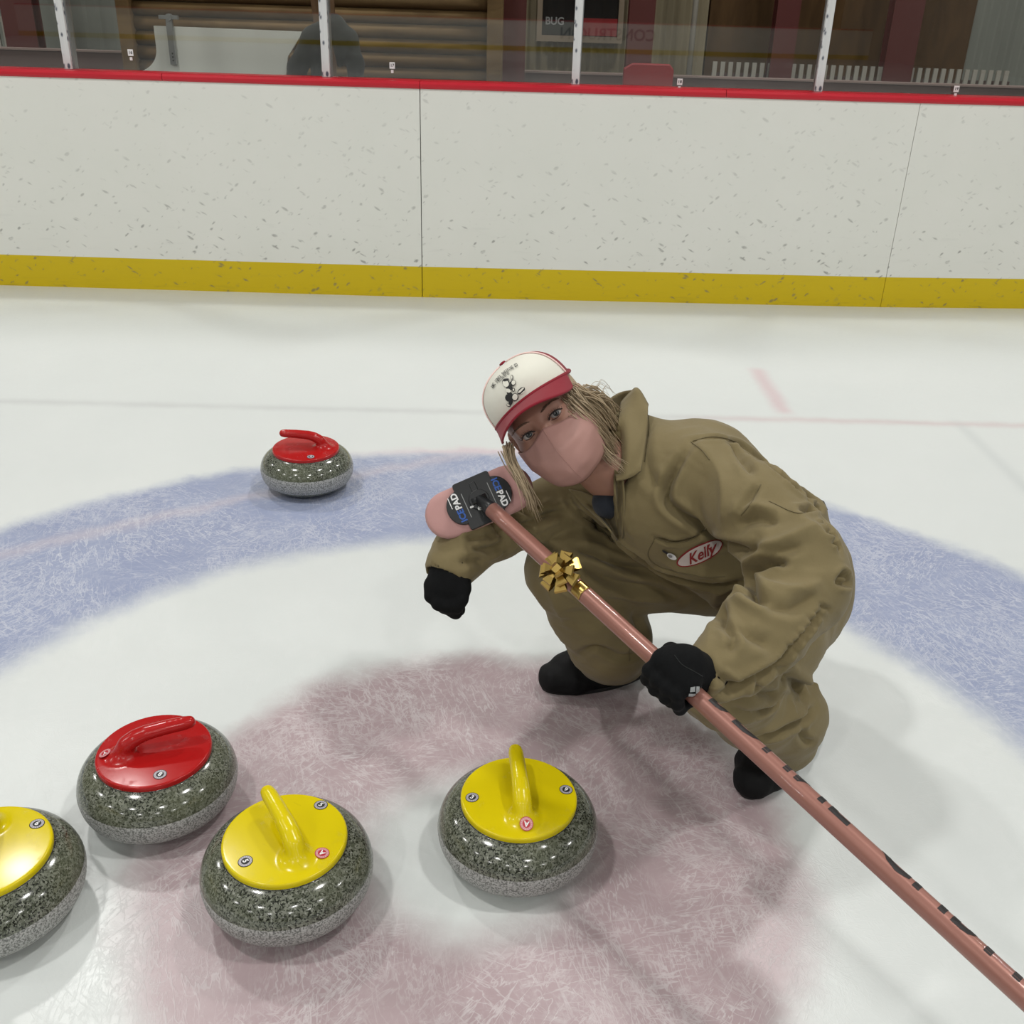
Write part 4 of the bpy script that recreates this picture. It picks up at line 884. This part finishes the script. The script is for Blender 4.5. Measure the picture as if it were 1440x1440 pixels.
# ---- hair
rg = random.Random(5)
hb_ = MB()
def lock(guide, n, spread, r0=.0007, tip=.4):
    G = [np.array(at(*g)) for g in guide]
    for k in range(n):
        off = np.array([rg.gauss(0, 1) for _ in range(3)])*spread; off2 = np.array([rg.gauss(0, 1) for _ in range(3)])*spread*1.2
        P = [g+off*(1-i/(len(G)-1))+off2*(i/(len(G)-1))+np.array([rg.gauss(0, .0012) for _ in range(3)]) for i, g in enumerate(G)]
        P = catmull(P, 5); hb_.tube(P, [r0*(1-.75*max(0, (i/len(P)-tip)/(1-tip))) for i in range(len(P))], 5, mi=rg.choice([0, 0, 1]))
lock([(800, 553, 1.79), (822, 560, 1.80), (840, 574, 1.83), (853, 596, 1.87), (866, 618, 1.90)], 150, .0085, .0012)
lock([(797, 560, 1.765), (814, 574, 1.765), (832, 592, 1.785), (846, 614, 1.82), (858, 640, 1.845)], 170, .008, .0012)
lock([(800, 575, 1.755), (818, 590, 1.755), (836, 606, 1.775), (848, 622, 1.80), (860, 640, 1.83)], 110, .0065, .0011)
lock([(812, 555, 1.82), (835, 558, 1.86), (850, 572, 1.89), (860, 596, 1.92)], 130, .009, .0012)
lock([(798, 566, 1.76), (820, 596, 1.755), (838, 618, 1.77), (855, 640, 1.79), (874, 656, 1.79)], 26, .005, .0007)
lock([(714, 628, 1.77), (719, 648, 1.765), (729, 668, 1.76), (741, 690, 1.765), (750, 712, 1.775)], 95, .0055, .0011)
lock([(722, 645, 1.76), (732, 668, 1.755), (741, 692, 1.76), (757, 732, 1.78)], 10, .003, .0005)
for k in range(12):
    x = 822+rg.uniform(-4, 26); y = 548+rg.uniform(-2, 14); lock([(x, y, 1.84), (x+6, y-9-rg.uniform(0, 5), 1.84), (x+14, y-9+rg.uniform(-5, 5), 1.85), (x+24, y-3+rg.uniform(-5, 12), 1.86)], 1, .002, .00035)
hm_ = Field(at(835, 600, 1.85)-.13, at(835, 600, 1.85)+.13, .004); hm_.union(C((806, 566, 1.84, .026), (828, 588, 1.868, .026), (846, 618, 1.90, .022))+[he((0, -.028, .02), (.079, .094, .075))], .02); hm_.cut([he((0, .075, -.01), (.085, .085, .09)), he((0, .0, .14), (.12, .16, .085))], .006)
V, F = hm_.nets(); hb_.add(V, F, 0)
hh = hb_.build('hair', [mat('blond_hair', (.40, .31, .20, 1), .55), mat('ash_hair', (.27, .205, .13, 1), .55)], person, True); hh['label'] = 'loose blond hair under the cap'
# ---- gloves
B0 = at(690, 715, 1.80); B1 = at(1440, 1400, 1.183); ba = (B1-B0)/np.linalg.norm(B1-B0)
def on_handle(x):
    lo_, hi_ = 0, 1
    for _ in range(40):
        m_ = (lo_+hi_)/2; p = B0+(B1-B0)*m_; q = p-CAMP; px = 720+FPX*(q@CR)/(q@CF)
        if px < x: lo_ = m_
        else: hi_ = m_
    return B0+(B1-B0)*lo_
G0 = on_handle(953); tt = CAMP-G0; tt = tt-ba*(tt@ba); tt /= np.linalg.norm(tt); ss = np.cross(ba, tt)
if ss@CU > 0: ss = -ss            # towards the lower left of the handle
def gp_(a, s, t): return G0+a*ba+s*ss+t*tt
gl = Field(G0-.12, G0+.12, .0026)
W = at(992, 949, 1.552)
gl.union(chain([(W+(W-gp_(0, -.03, .03))*.35, .028), (W, .027), (gp_(.004, -.030, .024), .026)]), .02)
gl.union(chain([(W, .025), (gp_(-.019, -.012, .028), .019)])+chain([(W, .025), (gp_(.016, -.012, .027), .018)])+chain([(gp_(-.026, -.004, .030), .0155), (gp_(.032, -.004, .027), .0145)]), .018)
for a, L, r in ((-.030, .92, .0106), (-.0105, 1.0, .0110), (.0095, .96, .0106), (.0285, .82, .0098)):
    g1 = gl.like()
    g1.union(chain([(gp_(a*.85, -.006, .031), r*1.05), (gp_(a, .020*L, .030), r*1.06), (gp_(a*1.05, .033*L, .012), r), (gp_(a*1.03, .031, -.014*L), r*.96), (gp_(a*.98, .010, -.027), r*.9), (gp_(a*.95, -.006, -.026), r*.82)]), .006); gl.merge(g1, .0055)
g1 = gl.like(); g1.union(chain([(gp_(-.012, -.030, .024), .016), (gp_(-.034, -.024, .010), .0135), (gp_(-.044, -.018, -.008), .012), (gp_(-.040, -.002, -.024), .0105)]), .008); gl.merge(g1, .01)
gl.cut([cone(gp_(-.3, 0, 0), gp_(.3, 0, 0), .0150, .0150)], .001)
V, F = gl.nets(2)
gL = link('glove', pymesh('glove', V, F), M['black_fleece'], person, True); gL['label'] = 'black fleece glove gripping the broom handle, small grey logo on the back'
gb = BVHTree.FromPolygons([tuple(v) for v in V], [tuple(f) for f in F]); mb = MB()
for nm_, poly in zip(('logo_diamond', 'logo_corner'), ([(470, 535), (497, 530), (495, 560), (467, 562)], [(503, 530), (535, 530), (518, 588), (457, 586), (461, 571), (500, 571)])): mb = MB(); decal(mb, gb, poly2d([(860+x/s4, 840+y/s4) for x, y in poly][::-1], 3), 0, .0012); mb.build(nm_, M['grey'], gL)
mb = MB(); P = [hit(gb, x, y) for x, y in catmull(P3(c4, s4, (375, 345), (420, 400), (480, 435), (540, 470)), 5)]; P = [tuple(h[0]+h[1]*.0006) for h in P if h[0] is not None]
if len(P) > 3: mb.tube(P, .0005, 5).build('glove_seam', M['cover'], gL)
K0 = at(628, 830, 1.85); gl = Field(K0-.11, K0+.11, .0026)
def kp(x, y, d): return at(x, y, d)
gl.union(chain([(kp(637, 795, 1.865), .027), (kp(634, 804, 1.855), .030), (kp(622, 826, 1.85), .033)])+chain([(kp(634, 806, 1.855), .030), (kp(638, 826, 1.85), .030)]), .022)
for (x0, y0), (x1, y1), (x2, y2), dd, r in (((606, 822), (607, 838), (615, 846), 1.835, .0118), ((616, 834), (617, 848), (625, 853), 1.828, .0124), ((630, 838), (630, 852), (636, 858), 1.828, .0122), ((643, 836), (643, 848), (641, 862), 1.833, .0108)):
    g1 = gl.like(); g1.union(chain([(kp(x0, y0, dd+.008), r*1.1), (kp(x1, y1, dd+.002), r*1.08), (kp(x2, y2, dd+.020), r), (kp((x1+x2)/2+4, y2-4, dd+.048), r*.9), (kp((x0+x1)/2+6, y1-12, dd+.056), r*.8)]), .006); gl.merge(g1, .0055)
g1 = gl.like(); g1.union(chain([(kp(645, 812, 1.85), .015), (kp(651, 828, 1.835), .0135), (kp(649, 843, 1.83), .0115), (kp(643, 855, 1.832), .0095)]), .008); gl.merge(g1, .008)
V, F = gl.nets(2); gR = link('glove', pymesh('glove', V, F), M['black_fleece'], person, True); gR['label'] = 'black fleece glove hanging loosely over the knee'
# ---- overboots
def shoe(h, t, an, label, w=.048):
    h = np.array(h); t = np.array(t); d = (t-h)/np.linalg.norm(t-h); sd = np.cross(d, [0, 0, 1])
    f = Field(np.minimum(h, t)-.11, np.maximum(h, t)+.11+np.array([0, 0, .12]), .0032); Ls = np.linalg.norm(t-h)
    pr = []
    for s in (-1, 1):
        pr += chain([(h+sd*s*.012+[0, 0, .032], .034), (h+d*Ls*.45+sd*s*.012+[0, 0, .030], .033), (h+d*Ls*.78+sd*s*.019+[0, 0, .028], .033), (t+sd*s*.010+[0, 0, .024], .027)])
    pr += chain([(h+d*.02+[0, 0, .05], .044), (np.array(an), .046)])+chain([(h+d*.055+[0, 0, .075], .04), (h+d*Ls*.7+[0, 0, .045], .034)])
    f.union(pr, .03); f.cut([((lambda P: P[..., 2]-.003), f.lo, np.array([*(f.lo+f.h*(f.n-1))[:2], .01]), None)], .006)
    V, F = f.nets(2); V = V+vnormals(V, F)*np.array([.0016*noise.noise(Vector(v)*45)+.0012*math.sin(160*(v@d)+3*noise.noise(Vector(v)*12)) for v in V])[:, None]*np.clip((V[:, 2:3]-.012)*60, 0, 1)
    V[:, 2] = np.maximum(V[:, 2], .0012)
    o = link('overboot', pymesh('shoe', V, F), M['black_rubber'], person, True); o['label'] = label
    a = MB(); q = [(h+d*(-.036+ (Ls+.062)*(.5-.5*math.cos(u))) + sd*.0455*(1+.12*math.sin(u/2))*math.sin(u)*(1 if 0 < u < math.pi else 1)) for u in np.linspace(0, 2*math.pi, 49)[:-1]]
    bm = [(p[0], p[1], .0008) for p in q]+[(p[0], p[1], .010) for p in q]; n = len(q)
    a.add(bm, [tuple(range(n-1, -1, -1)), tuple(range(n, 2*n))]+[(i, (i+1) % n, n+(i+1) % n, n+i) for i in range(n)]); a.build('sole', M['ink'], o)
shoe((.290, 1.915, 0), (.105, 1.850, 0), (.255, 1.91, .11), 'black overboot seen from its side, toe pointing left')
shoe((.640, 1.730, 0), (.492, 1.528, 0), (.60, 1.685, .10), 'black overboot of the near leg, toe towards the viewer')

# ================================================================== BROOM
broom = tag(empty('curling_broom', tuple(B0)), 'rose pink curling broom with black holder held across the body', 'broom')
RB = .0148
tip = B0+ba*1.21; st = B0+ba*.004
hd_ = MB().tube([st+(tip-st)*k/30 for k in range(31)], RB, 28).build('handle', M['rose'], broom, True); hd_['label'] = 'metallic rose tube with black lettering'
MB().tube([tip-ba*.006, tip+ba*.010, tip+ba*.013], [RB+.0012, RB+.0012, RB-.004], 24).build('end_cap', M['holder'], broom, True)
# lettering around the tube; its middle faces away, up and behind
t0 = CAMP-(B0+ba*.6); t0 = t0-ba*(t0@ba); t0 /= np.linalg.norm(t0); u0 = np.cross(ba, t0)
if u0@CU < 0: u0 = -u0
def wrap(s, size, s0, th0, cell=.006):
    V, F = text2d(s, size, .0012, cell=cell); mb = MB(); W = []
    for x, y in V: a = th0-y/RB; W.append(B0+ba*(s0+x)+(RB+.0004)*(math.cos(a)*t0+math.sin(a)*u0))
    mb.add(W, F); return mb
a_ = wrap('HARDLINE', .078, .615, R(150)); b_ = wrap('CURLING', .078, 1.01, R(150)); a_.build('lettering', M['rose_dark'], hd_); b_.build('lettering', M['rose_dark'], hd_)
# head: long axis L, face normal Nn towards the viewer, width axis Wd
Lx = .91*CR+.40*CU+.10*CF; Lx /= np.linalg.norm(Lx); Nn = CAMP-B0; Nn = Nn/np.linalg.norm(Nn)+.22*CU+.10*CR; Nn -= Lx*(Nn@Lx); Nn /= np.linalg.norm(Nn); Wd = np.cross(Nn, Lx)
HC = at(674, 704, 1.845)
def bh(l, w, n): return HC+l*Lx+w*Wd+n*Nn
def stad(a, b, n=14): return [(a-b+b*math.cos(q), b*math.sin(q)) for q in np.linspace(-math.pi/2, math.pi/2, n)]+[(-a+b+b*math.cos(q), b*math.sin(q)) for q in np.linspace(math.pi/2, 3*math.pi/2, n)]
def loft(name, layers, m, parent, smooth=True):
    mb = MB(); n = len(layers[0][0]); V = [bh(x, y, h) for poly, h in layers for x, y in poly]
    F = [(i*n+k, i*n+(k+1) % n, (i+1)*n+(k+1) % n, (i+1)*n+k) for i in range(len(layers)-1) for k in range(n)]+[tuple(range(n-1, -1, -1)), tuple((len(layers)-1)*n+k for k in range(n))]
    return mb.add(V, F).build(name, m, parent, smooth)
pad = loft('brush_pad', [(stad(.098, .036), -.030), (stad(.104, .043), -.024), (stad(.106, .046), -.012), (stad(.104, .044), -.004), (stad(.100, .040), -.001), (stad(.09, .03), 0)], M['pad'], broom); pad['label'] = 'pink fabric brush pad with rounded ends'
mb = MB()
def rrect(a, b, r, n=5):
    o = []
    for cx, cy, q0 in ((a-r, b-r, 0), (-a+r, b-r, 90), (-a+r, -b+r, 180), (a-r, -b+r, 270)):
        for k in range(n): q = R(q0+90*k/(n-1)); o.append((cx+r*math.cos(q), cy+r*math.sin(q)))
    return o
def extr(mb, poly, h0, h1, mi=0):
    n = len(poly); V = [bh(x, y, h0) for x, y in poly]+[bh(x, y, h1) for x, y in poly]
    mb.add(V, [tuple(range(n-1, -1, -1)), tuple(range(n, 2*n))]+[(i, (i+1) % n, n+(i+1) % n, n+i) for i in range(n)], mi)
extr(mb, rrect(.036, .046, .005), -.002, .0075); 
for s in (-1, 1): extr(mb, ell(s*.033, 0, .030, .033, 0, 32), -.002, .0065)
extr(mb, ell(.0, 0, .019, .019, 0, 28), .0075, .014); extr(mb, rrect(.006, .036, .003), .0075, .0095)
hl = mb.build('pad_holder', M['holder'], broom); hl['label'] = 'black plastic pad holder with blue and white lettering'
bb = hl.modifiers.new('b', 'BEVEL'); bb.width = .0012; bb.segments = 2; bb.limit_method = 'ANGLE'
for s in (-1, 1):
    mb = MB(); V, F = text2d('ICE', .0165, .0006); mb.add([bh(s*.0400+s*y, -s*x+s*.0145, .0073+.0008) for x, y in V], F, 0)
    V, F = text2d('PAD', .0165, .0006); mb.add([bh(s*.0400+s*y, -s*x-s*.0145, .0073+.0008) for x, y in V], F, 1)
    extr(mb, [(s*.0515, -s*.004), (s*.0530, -s*.004), (s*.0530, -s*.026), (s*.0515, -s*.026)], .0066, .0078, 1)
    extr(mb, [(s*.0255, -.024), (s*.0268, -.024), (s*.0268, .024), (s*.0255, .024)], .0066, .0082, 2)
    mb.build('holder_lettering', [M['blue'], M['white'], M['grey']], hl)
mb = MB()
for l, w, r, h in ((-.006, -.016, .0040, .0165), (.008, -.018, .0012, .016)): extr(mb, ell(l, w, r, r, 0, 16), .007, h)
extr(mb, rrect(.0036, .0018, .001), .007, .0165); mb.V[-40:] = [tuple(np.array(v)+(-.0185)*Lx+(-.008)*Wd) for v in mb.V[-40:]]
mb.build('screws', M['chrome'], hl)
fork = MB(); fork.tube([bh(.0, 0, .012), B0+ba*.002, B0+ba*.006], [.009, .0135, .0138], 20); fork.tube([bh(-.014, 0, .013), bh(.014, 0, .013)], .0065, 14); fork.build('pivot_joint', M['holder'], broom, True)

# ================================================================== GIFT BOW
bc = on_handle(796); t1 = CAMP-bc; t1 = t1-ba*(t1@ba); t1 /= np.linalg.norm(t1); u1 = np.cross(t1, ba)
bow = tag(empty('gift_bow', tuple(bc+t1*RB)), 'shiny gold foil gift bow stuck on the broom handle', 'bow')
def bp3(x, y, z): return bc+t1*(RB+.001+z)+ba*x+u1*y
def ribbon(name, P, wdir, w, mt):
    """a ribbon strip along P with width w, its own thickness"""
    V = []; 
    for k, p in enumerate(P): V += [p-wdir*w[k]/2, p+wdir*w[k]/2]
    F = [(2*i, 2*i+1, 2*i+3, 2*i+2) for i in range(len(P)-1)]
    o = link(name, pymesh(name, V, F), mt, bow); md = o.modifiers.new('t', 'SOLIDIFY'); md.thickness = .0006; md.offset = 0; return o
for ring, (n, L, up, w) in enumerate(((7, .037, .002, .022), (6, .029, .009, .019), (3, .018, .016, .015))):
    for k in range(n):
        a = 2*math.pi*(k+.37*ring)/n+.2; dx, dy = math.cos(a), math.sin(a); wd = bp3(-dy, dx, 0)-bp3(0, 0, 0); wd /= np.linalg.norm(wd)
        prof_ = [(.000, up), (.35, up+.002), (.75, up+.004), (1.0, up+.009+.003*ring), (.95, up+.012+.003*ring), (.55, up+.015), (.18, up+.012), (0, up+.006)]
        ribbon('bow_loop', [bp3(dx*L*r, dy*L*r, z) for r, z in prof_], wd, [w*.15, w*.45, w*.85, w, w, w*.6, w*.3, w*.15], M['gold'])
wd = (bp3(0, 1, 0)-bp3(0, 0, 0)); ribbon('bow_centre', [bp3(-.010, 0, .018), bp3(-.008, 0, .030), bp3(0, 0, .036), bp3(.008, 0, .030), bp3(.010, 0, .018)], wd/np.linalg.norm(wd), [.014]*5, M['gold'])
V = []
for i in range(9):
    for k in range(9): a = -1.1+2.2*k/8; V.append(bc+ba*(.030+.022*i/8)+(RB+.0008)*(math.cos(a)*t1+math.sin(a)*u1))
link('tail_ring', pymesh('tr', V, [(i*9+k, i*9+k+1, (i+1)*9+k+1, (i+1)*9+k) for i in range(8) for k in range(8)]), M['gold'], bow, True).modifiers.new('t', 'SOLIDIFY').thickness = .0006
# ------------------------------------------------------------------ render look
w = bpy.data.worlds.new('world'); scene.world = w; w.use_nodes = True; w.node_tree.nodes['Background'].inputs[0].default_value = (.5, .5, .5, 1); w.node_tree.nodes['Background'].inputs[1].default_value = .3
scene.view_settings.view_transform = 'Standard'; scene.view_settings.look = 'None'; scene.view_settings.gamma = 1; scene.view_settings.use_curve_mapping = False
scene.view_settings.exposure = -.43
